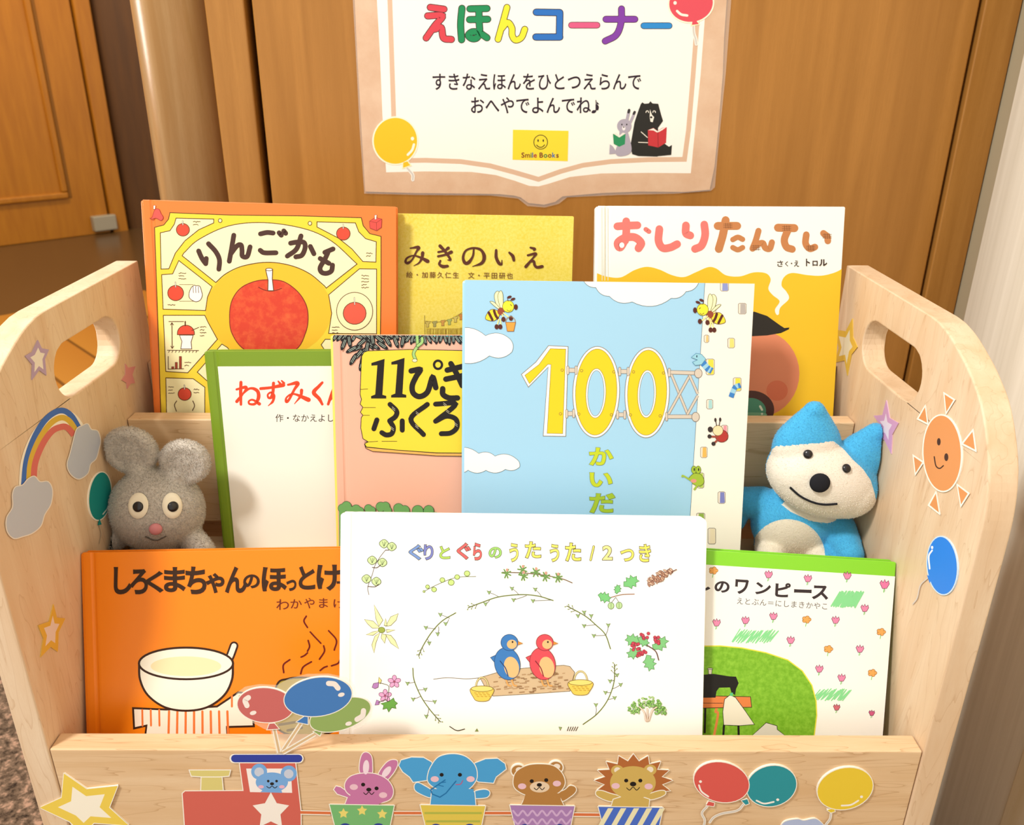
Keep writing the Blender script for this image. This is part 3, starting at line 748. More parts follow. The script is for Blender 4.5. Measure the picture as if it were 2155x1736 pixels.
for x, y, r in ((1010, 1350, 30), (1040, 1335, 34), (1065, 1360, 26), (1110, 1360, 34), (1140, 1370, 26), (1200, 1352, 28), (1225, 1365, 26), (1290, 1340, 34), (1325, 1335, 30), (1340, 1365, 28), (1420, 1352, 36), (1465, 1365, 34), (1560, 1370, 40), (1640, 1366, 36)):
    p.ell(x, y, r, r, '#6faa62', n=20)
p.poly([(985, 1372), (1700, 1378), (1700, 1700), (990, 1700)], '#6faa62')
p.part('title_lettering', 'bold black numeral and hand-lettered title')
BL = '#211b1a'
one = [(1222, 290), (1318, 260), (1302, 522), (1330, 530), (1330, 549), (1220, 549), (1220, 532), (1250, 520), (1266, 306), (1222, 309)]
p.poly(one, BL); p.poly([(x + 146, y - 7) for x, y in one], BL)
p.hand([[(1512, 348), (1578, 338), (1548, 390), (1520, 455), (1528, 510), (1575, 535), (1632, 500), (1668, 395), (1692, 470)]], 40, BL)
p.stroke(ellpts(1708, 303, 29, 30), 17, BL, closed=True, smooth=False)
p.hand([[(1775, 342), (1930, 305)], [(1765, 408), (1940, 372)], [(1802, 295), (1850, 380), (1885, 455)], [(1742, 478), (1745, 520), (1790, 545), (1850, 545)]], 40, BL)
p.hand([[(1358, 592), (1405, 640), (1398, 680), (1355, 712)], [(1355, 712), (1382, 760), (1370, 805), (1330, 815), (1298, 798)], [(1262, 705), (1240, 770)], [(1447, 712), (1447, 780)],
        [(1630, 592), (1510, 698), (1602, 812)], [(1690, 590), (1835, 590), (1690, 715)], [(1690, 715), (1770, 678), (1838, 700), (1845, 760), (1800, 800), (1732, 806)]], 36, BL)
for x, y in ((1385, 625), (1375, 770), (1560, 660), (1555, 755), (1760, 595), (1840, 740), (1780, 645)):
    for k in (-8, 4): p.stroke([(x - 12, y + k - 8), (x + 10, y + k + 10)], 2.6, '#d8cfae', smooth=False)
p.emit(book)

# ---- middle row: blue book with the number 100
M_SKY = ink('#a6d6f2', 0.34, 0.35)
book, p = make_book('pale blue picture book with a big yellow 100 on a tower', (979, 589), (1588, 597), 0.1312, H2, 14.5, 1, 0.0125, M_SKY, radius=0.005, groove=False)
p.part('cover_picture', 'blue sky, white clouds and a white tower with windows').view(960, 580, 2.9938)
G = '#6f7f88'; WH = '#fffef6'
p.poly([(1570, 0), (2000, 0), (1850, 2300), (1420, 2300), (1475, 1500)], '#fdf8ea', out=G, ow=3)
p.mark()
def cloud(pts): p.poly(pts, WH, smooth=True, out=G, ow=3)
def puffs(pts, bump, m=WH):
    P = []
    N = len(pts)
    for i in range(N - 1):
        (x0, y0_), (x1, y1_) = pts[i], pts[i + 1]; mx, my = (x0 + x1) / 2, (y0_ + y1_) / 2
        nx, ny = (y1_ - y0_), -(x1 - x0)
        for k in range(8):
            t = k / 8; b_ = 4 * t * (1 - t) * bump; P.append((x0 + (x1 - x0) * t + nx * b_, y0_ + (y1_ - y0_) * t + ny * b_))
    P.append(pts[-1]); p.poly(P, m, out=G, ow=3)
puffs([(1530, -20), (1527, 45), (1448, 100), (1355, 142), (1108, 165), (965, 130), (880, 75), (800, 28), (780, -20)], 0.16)
puffs([(-30, 352), (185, 378), (340, 400), (350, 482), (210, 505), (-30, 520)], 0.17)
puffs([(-30, 1100), (142, 1120), (245, 1137), (380, 1155), (400, 1205), (310, 1220), (187, 1226), (75, 1225), (-30, 1235)], 0.16)
p.reset()
PIPE = '#d8cdbd'
def pipe(q, w): p.stroke(q, w + 6, '#8b8178', smooth=False, cap=False); p.stroke(q, w, PIPE, smooth=False, cap=False)
for q in ([(1355, 622), (1458, 872)], [(1472, 628), (1338, 870)], [(1470, 628), (1522, 745)], [(1522, 755), (1455, 875)]): pipe(q, 12)
for q, w in (([(695, 596), (765, 596)], 24), ([(1025, 604), (1090, 604)], 22), ([(1335, 608), (1520, 614)], 20), ([(688, 870), (750, 868)], 24), ([(1010, 876), (1070, 876)], 22), ([(1318, 888), (1500, 888)], 20)): pipe(q, w)
for x, y in ((703, 596), (755, 596), (1030, 604), (1083, 604), (1342, 610), (696, 870), (740, 868), (1016, 876), (1062, 876), (1325, 888)): p.stroke([(x, y - 20), (x, y + 20)], 18, '#8b8178', smooth=False); p.stroke([(x, y - 19), (x, y + 19)], 13, PIPE, smooth=False)
for x, y in ((1525, 615), (1508, 890)): p.ell(x, y, 24, 29, PIPE, out='#8b8178', ow=4)
def window(x, y, c, w=26, h=34):
    p.poly([(x - w, y - h + 6), (x - w + 8, y - h), (x + w - 8, y - h), (x + w, y - h + 6), (x + w, y + h - 8), (x + w - 8, y + h), (x - w + 8, y + h), (x - w, y + h - 8)], '#efe3d0', out='#7e746c', ow=3)
    p.poly([(x - w + 14, y - h + 3), (x + w - 6, y - h + 3), (x + w - 3, y + h - 8), (x + w - 10, y + h - 3), (x - w + 12, y + h - 3)], c)
p.reset()
for x, y, c, w, h in ((1690, 68, '#8f9bd6', 26, 30), (1802, 208, '#b9b2ac', 25, 34), (1577, 398, '#e6c47c', 15, 24), (1732, 425, '#efe07c', 22, 31), (1597, 810, '#a9d8d8', 20, 30), (1560, 1113, '#f0b95c', 21, 34), (1672, 1398, '#7f86c8', 23, 37), (1540, 1525, '#93b24c', 26, 30), (1600, 575, '#f2e04c', 26, 50), (1770, 685, '#f2e04c', 25, 42), (1690, 990, '#f09aa6', 20, 48), (1540, 1290, '#b9d45c', 20, 48), (1610, 1640, '#efe0c0', 24, 50), (1605, 250, '#f4d890', 30, 52)): window(x, y, c, w, h)
def bee(x, y, d, pail=True):
    X = lambda a, b_: (x + d * a, y + b_); DK = '#5a2a22'
    for q in ([(-30, -30), (-50, -100), (-32, -132), (-10, -110), (-8, -30)], [(-12, -30), (-28, -100), (-10, -135), (4, -110), (5, -30)], [(-25, -20), (-68, -55), (-76, -68), (-50, -62), (-15, -25)]): p.poly([X(*e) for e in q], '#f8f5c2', smooth=True, out='#6d6a44', ow=3)
    p.poly([X(-105, 42), X(-85, -5), X(-55, -18), X(-20, 0), X(-22, 30), X(-55, 55)], '#f4de3a', smooth=True, out=DK, ow=3)
    for a in (0.0, 0.45): p.stroke([X(-85 + a * 75, 2 - a * 24), X(-75 + a * 75, 22 - a * 4), X(-62 + a * 75, 48 - a * 18)], 16, DK)
    p.ell(*X(-8, -5), 22, 24, '#9a4a34'); p.ell(*X(38, -36), 36, 37, '#f1e83e', out='#6d6a2a', ow=3)
    p.ell(*X(86, -32), 12, 18, DK); p.stroke([X(52, -48), X(60, -40)], 4, DK); p.stroke([X(30, -14), X(44, -6), X(56, -14)], 3, DK)
    for a, b_ in ((45, -95), (68, -82)): p.stroke([X(36, -70), X(a - 12, b_ + 8)], 3, DK); p.ell(*X(a, b_), 15, 8, DK, rot=-20 * d)
    for q in ([(8, 5), (40, 30), (55, 36)], [(0, 15), (10, 40), (8, 42)], [(-22, 45), (-30, 78)], [(-12, 45), (-8, 78)]): p.stroke([X(*e) for e in q], 8, '#f0ec9c')
    for a, b_ in ((55, 38), (8, 45), (-35, 92), (-12, 92)): p.ell(*X(a, b_), 13, 16, DK)
    if pail:
        p.stroke(ellpts(x + d * 52, y + 62, 30, 34, 0, 14, 180, 360), 4, '#a98a6c', smooth=False)
        p.poly([X(22, 64), X(84, 64), X(72, 120), X(32, 120)], '#f2a548', out='#9a5a20', ow=3)
bee(290, 230, 1); bee(1590, 250, -1, False)
def snake(q, w):
    for k, c in enumerate(('#3f86cf', '#9fd3ea', '#3f86cf', '#9fd3ea', '#3f86cf')):
        t0, t1 = k / 5, (k + 1) / 5; S_ = spline(q, n=10); n_ = len(S_) - 1
        p.stroke([tuple(e) for e in S_[int(t0 * n_):int(t1 * n_) + 1]], w * (1 - 0.0 * k), c, smooth=False, cap=False)
snake([(1550, 545), (1585, 585), (1610, 600)], 40); p.poly([(1480, 515), (1510, 490), (1545, 495), (1572, 525), (1545, 560), (1505, 565), (1488, 545), (1520, 530)], '#9bd3e6', out='#4f8aa8', ow=3); p.ell(1515, 508, 4, 8, '#35566a')
snake([(1790, 690), (1755, 705), (1730, 765)], 32)
p.ell(1672, 1010, 40, 38, '#b83a34', out='#5a1a18', ow=3); p.ell(1648, 975, 32, 32, '#f4dfae', out='#7a6440', ow=3); p.ell(1600, 968, 16, 18, '#3a3030')
for a, b_, c_, d_ in ((1640, 945, 1632, 908), (1655, 944, 1662, 906)): p.stroke([(a, b_), (c_, d_)], 5, '#3a3030'); p.ell(c_, d_, 7, 13, '#3a3030')
for q in ([(1645, 1015), (1595, 1012)], [(1650, 1030), (1620, 1058)]): p.stroke(q, 12, '#a04a3a'); p.ell(*q[-1], 13, 13, '#3a3030')
p.poly([(1465, 1275), (1500, 1245), (1545, 1255), (1560, 1300), (1530, 1325), (1490, 1310), (1480, 1290)], '#a6c23c', smooth=True, out='#5c7424', ow=3)
for x in (1497, 1524): p.ell(x, 1222, 16, 24, '#a6c23c', out='#5c7424', ow=3); p.ell(x + 2, 1220, 4, 10, '#2a3418')
p.stroke([(1480, 1290), (1430, 1260), (1422, 1265)], 10, '#a6c23c'); p.stroke([(1520, 1318), (1500, 1345)], 12, '#a6c23c'); p.ell(1495, 1292, 18, 12, '#e59a86')
p.reset()
p.part('title_lettering', 'big yellow 100 and small yellow-green title')
YE = '#fad425'
p.poly([(582, 441), (705, 447), (690, 1012), (548, 1010), (580, 575), (455, 702), (411, 622), (502, 545)], WH, out='#8b8178', ow=4)
p.poly([(594, 460), (690, 463), (671, 995), (573, 993), (598, 560), (578, 558), (462, 680), (433, 628), (522, 560)], YE, out='#8b7a38', ow=3)
for cx_, cy_, rx, ry, ix, iy in ((882, 733, 147, 287, 63, 156), (1203, 737, 140, 284, 58, 150)):
    p.poly(ellpts(cx_, cy_, rx, ry, 2, 60), WH, out='#8b8178', ow=4); p.poly(ellpts(cx_, cy_, rx - 17, ry - 16, 2, 60), YE, out='#8b7a38', ow=3)
    p.poly(ellpts(cx_ - 2, cy_ + 8, ix, iy, 2, 48), WH, out='#8b7a38', ow=3); p.poly(ellpts(cx_ - 2, cy_ + 8, ix - 12, iy - 13, 2, 48), M_SKY, out='#8b8178', ow=3)
for x, y in ((668, 595), (790, 598), (993, 606), (1117, 606), (1306, 613), (657, 870), (772, 872), (978, 876), (1097, 877), (1285, 883)): p.ell(x, y, 8, 8, '#f3cf2e', out='#8b7a38', ow=3, n=14)
for ch, bx in (('か', (838, 1082, 990, 1195)), ('い', (840, 1240, 984, 1330)), ('だ', (840, 1370, 1002, 1495)), ('ん', (850, 1530, 1000, 1640))): p.letter(ch, *bx, '#c9d82e' if ch != 'だ' else '#a5c433', off=0.034, out='#6f7a2c', oo=0.012)
p.emit(book)

# ---- front row, left: orange book with a white bowl
book, p = make_book('orange landscape picture book with dark brown title, lower left behind the balloons', (174, 1163), (722, 1154), 0.0484, H1, 21.0, 0, 0.0095, '#fb8a12', radius=0.003, width=0.212)
p.part('cover_picture', 'white bowl on a striped cloth, steam over a brown pan').view(160, 1130, 3.3672)
KD = '#3a2114'
p.poly([(1425, 1045), (1500, 1005), (1600, 995), (1760, 1010), (1890, 1080), (1900, 1300), (1750, 1400), (1480, 1390), (1380, 1250)], '#a8963c', smooth=True, out=KD, ow=14)
for q in ([(1440, 1330), (1560, 1310)], [(1500, 1370), (1600, 1350)], [(1640, 1280), (1740, 1290)]): p.stroke(q, 18, '#5a4a1c')
p.poly([(405, 1212), (640, 1222), (1000, 1200), (1150, 1100), (1240, 1110), (1260, 1340), (1070, 1345), (1078, 1500), (480, 1500), (500, 1335), (412, 1355)], '#fff3df', out=KD, ow=14)
for x in (470, 530, 590): p.stroke([(x, 1225), (x + 2, 1335)], 14, '#ef7f3c', smooth=False)
for k in range(8): x = 660 + k * 59; p.stroke([(x, 1235), (x + (k - 3) * 2, 1480)], 16, '#ef7f3c', smooth=False)
for x in (1105, 1160): p.stroke([(x, 1125), (x, 1200)], 14, '#ef7f3c', smooth=False)
p.stroke([(1030, 950), (1085, 860), (1120, 770)], 62, KD); p.stroke([(1030, 950), (1085, 860), (1120, 770)], 36, '#fff3df')
bowl = [(448, 900)] + spline([(448, 900), (455, 1010), (510, 1120), (630, 1205), (780, 1230), (930, 1205), (1050, 1120), (1105, 1010), (1112, 900)]) + [(1112, 900)]
p.poly([(q[0], q[1]) for q in bowl], '#fdf6e2', out=KD, ow=15)
p.ell(780, 895, 333, 112, '#fdf6e2', out=KD, ow=15, n=48); p.ell(780, 915, 250, 70, '#f8e7b6', n=40)
for q in ([(1632, 560), (1615, 595), (1640, 640)], [(1660, 672), (1690, 705), (1735, 752)], [(1790, 663), (1845, 730), (1830, 800)], [(1645, 732), (1655, 775), (1640, 808)], [(1640, 820), (1620, 838), (1595, 850)], [(1755, 770), (1760, 810), (1725, 865)], [(1515, 868), (1470, 905), (1472, 960)], [(1668, 883), (1610, 920), (1592, 968)], [(1780, 915), (1755, 925), (1730, 945)], [(1872, 868), (1855, 895), (1810, 912)]): p.stroke(q, 11, '#6b1c10')
p.part('title_lettering', 'bold dark brown title and thin author line')
for ch, bx in (('し', (268, 212, 396, 406)), ('ろ', (384, 226, 510, 405)), ('く', (492, 240, 622, 394)), ('ま', (624, 212, 778, 390)), ('ち', (776, 208, 925, 405)), ('ゃ', (920, 254, 1052, 398)), ('ん', (1056, 208, 1215, 398)), ('の', (1185, 264, 1302, 363)), ('ほ', (1316, 212, 1495, 385)), ('っ', (1490, 302, 1562, 382)), ('と', (1578, 205, 1695, 372)), ('け', (1705, 195, 1880, 380)), ('ー', (1848, 312, 1990, 330))): p.letter(ch, *bx, '#3b2413', off=0.034)
for ch, bx in (('わ', (1420, 440, 1508, 515)), ('か', (1520, 440, 1600, 505)), ('や', (1618, 430, 1690, 505)), ('ま', (1722, 432, 1785, 500)), ('け', (1825, 440, 1905, 502))): p.letter(ch, *bx, '#6b2a14', off=0.002)
p.emit(book)

# ---- front row, middle: white book with plant sprigs
M_WHITE = ink('#fffef8', 0.34, 0.35, 0.9)
book, p = make_book('white landscape picture book with plant sprigs and log, front and centre', (722, 1080), (1488, 1090), 0.036, H1, 21.0, 0, 0.0095, M_WHITE, radius=0.0045)
p.part('cover_picture', 'pencil drawn sprigs around a log with two baskets').view(700, 1060, 2.6938)
PEN = '#4a4a34'
def sprig(stem, leaves, col, w=4, lw=3, scol=None):
    p.stroke(stem, w, scol or '#6c7444')
    for (x, y, r, a) in leaves:
        p.poly([(x + r * 1.25 * math.cos(math.radians(a)), y + r * 1.25 * math.sin(math.radians(a)))] + ellpts(x, y, r, r * 0.85, a, 12, 50, 310), col, out=PEN, ow=lw)
# round leaved stem, upper left
p.stroke([(205, 515), (200, 470), (225, 400), (240, 350), (270, 300), (300, 262)], 3, '#6a5a50')
for x, y in ((291, 226), (335, 242), (224, 320), (282, 332), (192, 425), (248, 440)):
    p.poly([(x - 24, y - 8), (x, y - 24), (x + 22, y - 10), (x + 24, y + 10), (x, y + 25), (x - 22, y + 10)], '#cfe3a4', smooth=True, out='#4b5c38', ow=3)
    for k in (-10, 4, 14): p.stroke([(x, y + 16), (x + k, y - 12)], 2.2, '#4b5c38', smooth=False)
for q in ([(225, 360), (250, 362), (275, 345)], [(200, 468), (240, 470), (260, 455)], [(300, 262), (318, 262)]): p.stroke(q, 4, '#5a4438')
p.reset()
# berry sprig and needle sprig along the top
p.stroke([(515, 498), (600, 455), (700, 418), (812, 412)], 3, '#6c7444')
for x, y, r in ((538, 470, 11), (575, 486, 14), (622, 432, 14), (672, 446, 17), (706, 415, 14), (762, 395, 16), (518, 497, 6)): p.ell(x, y, r, r * 0.95, '#cde58b', out='#5f7a34', ow=3, n=16)
p.stroke([(962, 388), (1080, 392), (1200, 405), (1300, 425), (1358, 448)], 5, '#7a6048')
rnd = random.Random(11)
for x, y in ((985, 395), (1075, 375), (1080, 408), (1150, 388), (1205, 412), (1275, 418)):
    for k in range(7):
        a = math.radians(-170 + k * 48 + rnd.uniform(-12, 12)); p.stroke([(x, y), (x + 26 * math.cos(a), y + 26 * math.sin(a))], 7, '#7fae5a'); p.stroke([(x, y), (x + 28 * math.cos(a), y + 28 * math.sin(a))], 2, '#3f5a34', smooth=False)
    p.ell(x + 4, y - 20, 7, 9, '#d9a08c', n=10)
p.reset()
# heart-leaved twigs in an oval
def twig(stem, side):
    p.reset()
    p.stroke(stem, 6, '#8a9a5a'); p.stroke(stem, 2.2, '#5a5f38')
    for (a, b_, c_, d_) in side:
        p.stroke([(a, b_), ((a + c_) / 2 + 4, (b_ + d_) / 2), (c_, d_)], 2.5, PEN); p.poly([(c_ - 12, d_ - 10), (c_, d_ - 5), (c_ + 12, d_ - 9), (c_ + 1, d_ + 12)], '#9fc078', out='#465c34', ow=2.5)
    x, y = stem[-1]; dx, dy = stem[-1][0] - stem[-2][0], stem[-1][1] - stem[-2][1]; l_ = math.hypot(dx, dy); dx, dy = dx / l_, dy / l_
    for k in range(5):
        bx, by = x - dx * k * 13, y - dy * k * 13; s_ = 9 + k * 2
        p.stroke([(bx, by), (bx + (dx - dy * (1 if k % 2 else -1)) * s_, by + (dy + dx * (1 if k % 2 else -1)) * s_)], 2.2, PEN, smooth=False)
        p.ell(bx + (dx - dy * (1 if k % 2 else -1)) * s_, by + (dy + dx * (1 if k % 2 else -1)) * s_, 3.5, 3.5, '#8aa05c', n=8)
twig([(1250, 548), (1160, 522), (1060, 515), (940, 528), (850, 558), (770, 588)], ((940, 526, 886, 502), (1055, 515, 1016, 480), (1185, 528, 1148, 485), (890, 545, 866, 568), (1100, 520, 1025, 545), (1240, 545, 1135, 550)))
twig([(698, 618), (620, 665), (560, 730), (510, 810), (488, 862)], ((665, 650, 610, 628), (585, 710, 528, 702), (658, 655, 640, 680), (600, 695, 595, 738), (535, 765, 547, 790)))
twig([(1575, 822), (1545, 740), (1490, 685), (1430, 635), (1330, 580)], ((1490, 685, 1425, 692), (1545, 745, 1480, 748), (1548, 745, 1562, 688), (1460, 660, 1465, 635), (1430, 632, 1425, 615), (1400, 620, 1390, 635)))
twig([(455, 932), (462, 1000), (500, 1090), (550, 1165), (610, 1235)], ((468, 1010, 424, 1018), (485, 1055, 525, 1052), (500, 1090, 456, 1108), (515, 1115, 578, 1122), (545, 1160, 531, 1205)))
twig([(1420, 1250), (1500, 1190), (1560, 1110), (1595, 1010), (1598, 910)], ((1490, 1200, 1492, 1140), (1560, 1110, 1598, 1100), (1578, 1070, 1546, 1070), (1585, 1050, 1632, 1025), (1595, 1000, 1572, 1005), (1600, 980, 1612, 970)))
p.stroke([(664, 1262), (705, 1285), (748, 1276)], 5, PEN); p.poly([(806, 1290), (818, 1272), (828, 1290)], '#8a9a5a'); p.poly([(1282, 1264), (1299, 1266), (1290, 1284)], '#9fc078', out=PEN, ow=2)
for k in range(5): p.stroke([(1330 + k * 12, 1286), (1338 + k * 13, 1264)], 4, PEN)
p.reset()
# pale star flower, geranium, berries, bush, cone, gooseberry
for q in ([(235, 572), (262, 620), (285, 660), (262, 695), (245, 650)], [(180, 655), (230, 665), (270, 705), (225, 705), (198, 680)], [(372, 622), (330, 640), (300, 695), (330, 690), (360, 660)], [(190, 742), (230, 725), (268, 718), (230, 745)], [(235, 845), (222, 800), (240, 750), (268, 730), (245, 790)], [(375, 822), (330, 790), (300, 740), (330, 745), (355, 775)], [(295, 790), (275, 760), (280, 735), (305, 745)], [(300, 650), (292, 690), (310, 690)], [(355, 715), (305, 712), (308, 730)]):
    p.poly(q, '#eff0b4', smooth=False, out='#6a6a44', ow=2.5)
p.ell(278, 715, 19, 16, '#9fb04c', out='#5a6a2c', ow=2.5, n=16)
def blossom(x, y, r, c):
    for k in range(5): a = math.radians(72 * k - 90); p.ell(x + r * 0.62 * math.cos(a), y + r * 0.62 * math.sin(a), r * 0.48, r * 0.36, c, rot=math.degrees(a), out='#6a3a62', ow=2.5, n=12)
    p.ell(x, y, r * 0.16, r * 0.16, '#b0506a', n=8)
p.reset()
blossom(350, 1008, 34, '#e2a8d2'); blossom(298, 1088, 34, '#e2a8d2')
p.poly([(224, 1040), (232, 1018), (262, 1012), (258, 1040), (240, 1048)], '#b884c4', out='#5a3a62', ow=2.5); p.poly([(240, 1140), (250, 1112), (268, 1120), (262, 1138)], '#b884c4', out='#5a3a62', ow=2.5)
p.poly([(260, 1010), (262, 982), (278, 1000), (270, 1020)], '#e6e08c', out='#6a6a44', ow=2.5)
p.stroke([(270, 1015), (315, 1030), (318, 1060), (310, 1110)], 3, PEN); p.stroke([(258, 1128), (300, 1110), (320, 1125)], 3, PEN)
p.poly([(320, 1120), (345, 1100), (352, 1118), (368, 1130), (355, 1142), (360, 1160), (335, 1155), (318, 1180), (308, 1158), (285, 1165), (290, 1142), (272, 1132), (300, 1125)], '#6aa648', out='#3a6a2c', ow=2.5)
p.reset()
LG = '#7fcf82'
def oak(x, y, s, a, c=LG):
    ca, sa = math.cos(math.radians(a)), math.sin(math.radians(a))
    q = [(-1, 0), (-0.7, -0.5), (-0.4, -0.35), (-0.2, -0.8), (0.1, -0.45), (0.4, -0.8), (0.55, -0.35), (1, -0.3), (0.8, 0.05), (1, 0.4), (0.5, 0.35), (0.3, 0.8), (0, 0.45), (-0.3, 0.75), (-0.5, 0.35)]
    p.poly([(x + s * (u_ * ca - v_ * sa), y + s * (u_ * sa + v_ * ca)) for u_, v_ in q], c, out='#3f7a48', ow=2.5)
p.stroke([(1580, 530), (1640, 515), (1710, 512)], 5, '#a07860')
oak(1540, 530, 38, 20); oak(1690, 445, 46, -30); oak(1615, 485, 26, -80)
for x, y in ((1578, 578), (1624, 576)): p.stroke([(x, y - 15), (1605, 530)], 2.5, PEN); p.ell(x, y, 17, 19, '#bfe0a0', out='#4a6a3c', ow=2.5, n=18); p.stroke([(x, y - 16), (x, y + 16)], 2, '#4a6a3c')
p.reset()
for x, y, s, a in ((1705, 775, 46, 200), (1855, 795, 50, -40), (1710, 845, 42, 160), (1795, 900, 46, 70), (1760, 780, 36, 30)): oak(x, y, s, a, '#86cc86')
p.reset()
rnd = random.Random(4)
for cx_, cy_, n_ in ((1718, 808, 12), (1828, 775, 9), (1750, 855, 9), (1770, 752, 6)):
    for k in range(n_): p.ell(cx_ + rnd.uniform(-24, 24), cy_ + rnd.uniform(-22, 22), 9, 9, '#cf4a5c', out='#8a2a3a', ow=2, n=10)
p.stroke([(1780, 800), (1830, 835), (1848, 885)], 6, '#6a4a44')
p.reset()
for k in range(70):
    t = rnd.random(); u_ = rnd.uniform(-1, 1); w_ = 34 * math.sin(math.pi * min(0.97, t + 0.1)) ** 0.5
    x = 1790 + 130 * t - 0.5 * u_ * w_ * 0.7; y = 445 - 65 * t + u_ * w_ * 0.85
    p.ell(x, y, 13, 6, rnd.choice(['#d2a98c', '#c0937a', '#dcbba0']), rot=rnd.uniform(20, 80), out='#7a4a3c', ow=2, n=9)
p.stroke([(1920, 385), (1948, 372)], 5, '#7a4a3c')
p.reset()
for k in range(110):
    a = rnd.uniform(math.pi * 0.98, math.pi * 2.02); r = rnd.uniform(0.45, 1.0); x = 1782 + 105 * r * math.cos(a); y = 1180 + 85 * r * math.sin(a) + rnd.uniform(-6, 14)
    p.ell(x, y, 9, 5, rnd.choice(['#9ccf72', '#86bd5e', '#b6dc8e']), rot=rnd.uniform(0, 180), out='#5a8a40', ow=1.6, n=8)
for q in ([(1775, 1228), (1765, 1180), (1740, 1150)], [(1790, 1225), (1810, 1170), (1835, 1150)], [(1782, 1228), (1782, 1160)]): p.stroke(q, 8, '#c79a7c'); p.stroke(q, 4, '#fff3e4')
p.reset()
# log, baskets and two plump birds
p.stroke([(572, 994), (650, 986), (760, 992), (850, 985)], 3, '#6a5a44')
p.poly([(835, 985), (930, 957), (1080, 932), (1310, 915), (1345, 922), (1372, 955), (1345, 1062), (1200, 1072), (1050, 1082), (910, 1090), (870, 1050)], '#d6bb94', smooth=False, out='#6a5a44', ow=3)
for k in range(90):
    x = rnd.uniform(900, 1340); y = rnd.uniform(948, 1070) ; l_ = rnd.uniform(10, 26)
    if y > 985 - (x - 880) * 0.14: p.stroke([(x, y), (x + l_, y - l_ * 0.1)], rnd.uniform(4, 7), rnd.choice(['#a58058', '#b8946a', '#94704c']), smooth=False)
for x, y, w_ in ((847, 1075, 62), (1405, 1040, 66)):
    p.stroke(ellpts(x, y - 30, w_ * 0.58, 62, 0, 18, 180, 360), 9, '#8a6a24', smooth=False); p.stroke(ellpts(x, y - 30, w_ * 0.58, 62, 0, 18, 180, 360), 5, '#f0e0a0', smooth=False)
    p.poly([(x - w_, y - 30), (x + w_, y - 30), (x + w_ * 0.75, y + 25), (x + w_ * 0.4, y + 42), (x - w_ * 0.4, y + 42), (x - w_ * 0.75, y + 25)], '#eccd5a', smooth=True, out='#7a6024', ow=3)
    p.ell(x, y - 28, w_, 16, '#f4dd7c', out='#7a6024', ow=3)
    for k in range(12): u_ = x - w_ * 0.7 + k * w_ * 0.12; p.stroke([(u_, y - 5 + (k % 3) * 10), (u_ + 12, y - 3 + (k % 3) * 10)], 4, '#c49a34', smooth=False)
for x, c, k_ in ((990, '#3f7fc4', '#2a4a7a'), (1190, '#e0525c', '#8a2a34')):
    p.poly([(x - 95, 870), (x - 62, 855), (x - 30, 900), (x - 50, 925)], c, out=k_, ow=3)
    for d in (-10, 22): p.stroke([(x + d, 985), (x + d + 14, 1025), (x + d + 30, 1030)], 9, '#e2a860'); 
    p.ell(x, 905, 72, 92, c, rot=-12, out=k_, ow=3); p.ell(x + 24, 925, 42, 60, '#f0c084', rot=-12)
    p.poly([(x + 52, 775), (x + 88, 790), (x + 50, 802)], '#e8963c', out='#8a5a24', ow=2.5)
    p.ell(x + 12, 785, 48, 46, c, out=k_, ow=3); p.ell(x + 26, 795, 28, 26, '#f0c084'); p.ell(x + 30, 782, 5, 6, '#2a201a')
    p.stroke([(x - 40, 890), (x - 10, 930), (x + 5, 975)], 6, k_)
p.reset()
p.part('title_lettering', 'hand-drawn title in blue, green, red and yellow outlined letters')
for ch, bx, c in (('ぐ', (433, 232, 515, 318), '#7b9bd8'), ('り', (517, 232, 570, 318), '#7f86cc'), ('と', (607, 240, 665, 312), '#b7dc62'), ('ぐ', (705, 222, 782, 315), '#ea6a6a'), ('ら', (797, 222, 845, 318), '#ea6a6a'), ('の', (886, 246, 957, 308), '#a5dc72'), ('う', (1003, 225, 1052, 328), '#f3ea72'), ('た', (1092, 215, 1180, 308), '#f3e86a'), ('う', (1232, 230, 1283, 328), '#f3ea72'), ('た', (1320, 222, 1407, 325), '#f3e86a'), ('2', (1530, 238, 1585, 318), '#f0ec9c'), ('つ', (1632, 258, 1707, 325), '#f3e86a'), ('き', (1738, 230, 1803, 328), '#f3e86a')):
    p.letter(ch, *bx, c, off=0.022, out='#4a4638', oo=0.026)
p.stroke([(1480, 242), (1462, 318)], 13, '#4a4638'); p.stroke([(1480, 242), (1462, 318)], 8, '#f3ea72')
p.emit(book)

# ---- front row, right: white book with tulips and a green band
M_WANW = ink('#fffef6', 0.36, 0.35, 0.88)
book, p = make_book('white picture book with tulips and bright green top edge, below the blue cat', (1486, 1158), (1886, 1183), 0.0484, H1, 21.0, 0, 0.0105, ink('#8ede34', 0.36, 0.35), width=0.205, w_from='right')
quad0 = p.part('cover_picture', 'pink tulips around a green hill with a sewing machine').view(1460, 1130, 3.9457)
a_ = p.loc((1690, 328))
quadpx(p, 0.0, 0.0, p.w, a_[1], M_WANW); p.mark()
def tulip(x, y, c='#f08fb4', s=1.0, o='#5a2a44'):
    p.reset()
    p.stroke([(x - 2, y + 22 * s), (x - 8, y + 52 * s)], 7 * s, '#6fcf62'); p.stroke([(x + 6, y + 24 * s), (x, y + 50 * s)], 2.2, o)
    p.poly([(x - 34 * s, y - 12 * s), (x - 22 * s, y - 30 * s), (x - 12 * s, y - 14 * s), (x, y - 36 * s), (x + 10 * s, y - 14 * s), (x + 26 * s, y - 28 * s), (x + 32 * s, y - 4 * s), (x + 14 * s, y + 26 * s), (x - 16 * s, y + 28 * s)], c, out=o, ow=4)
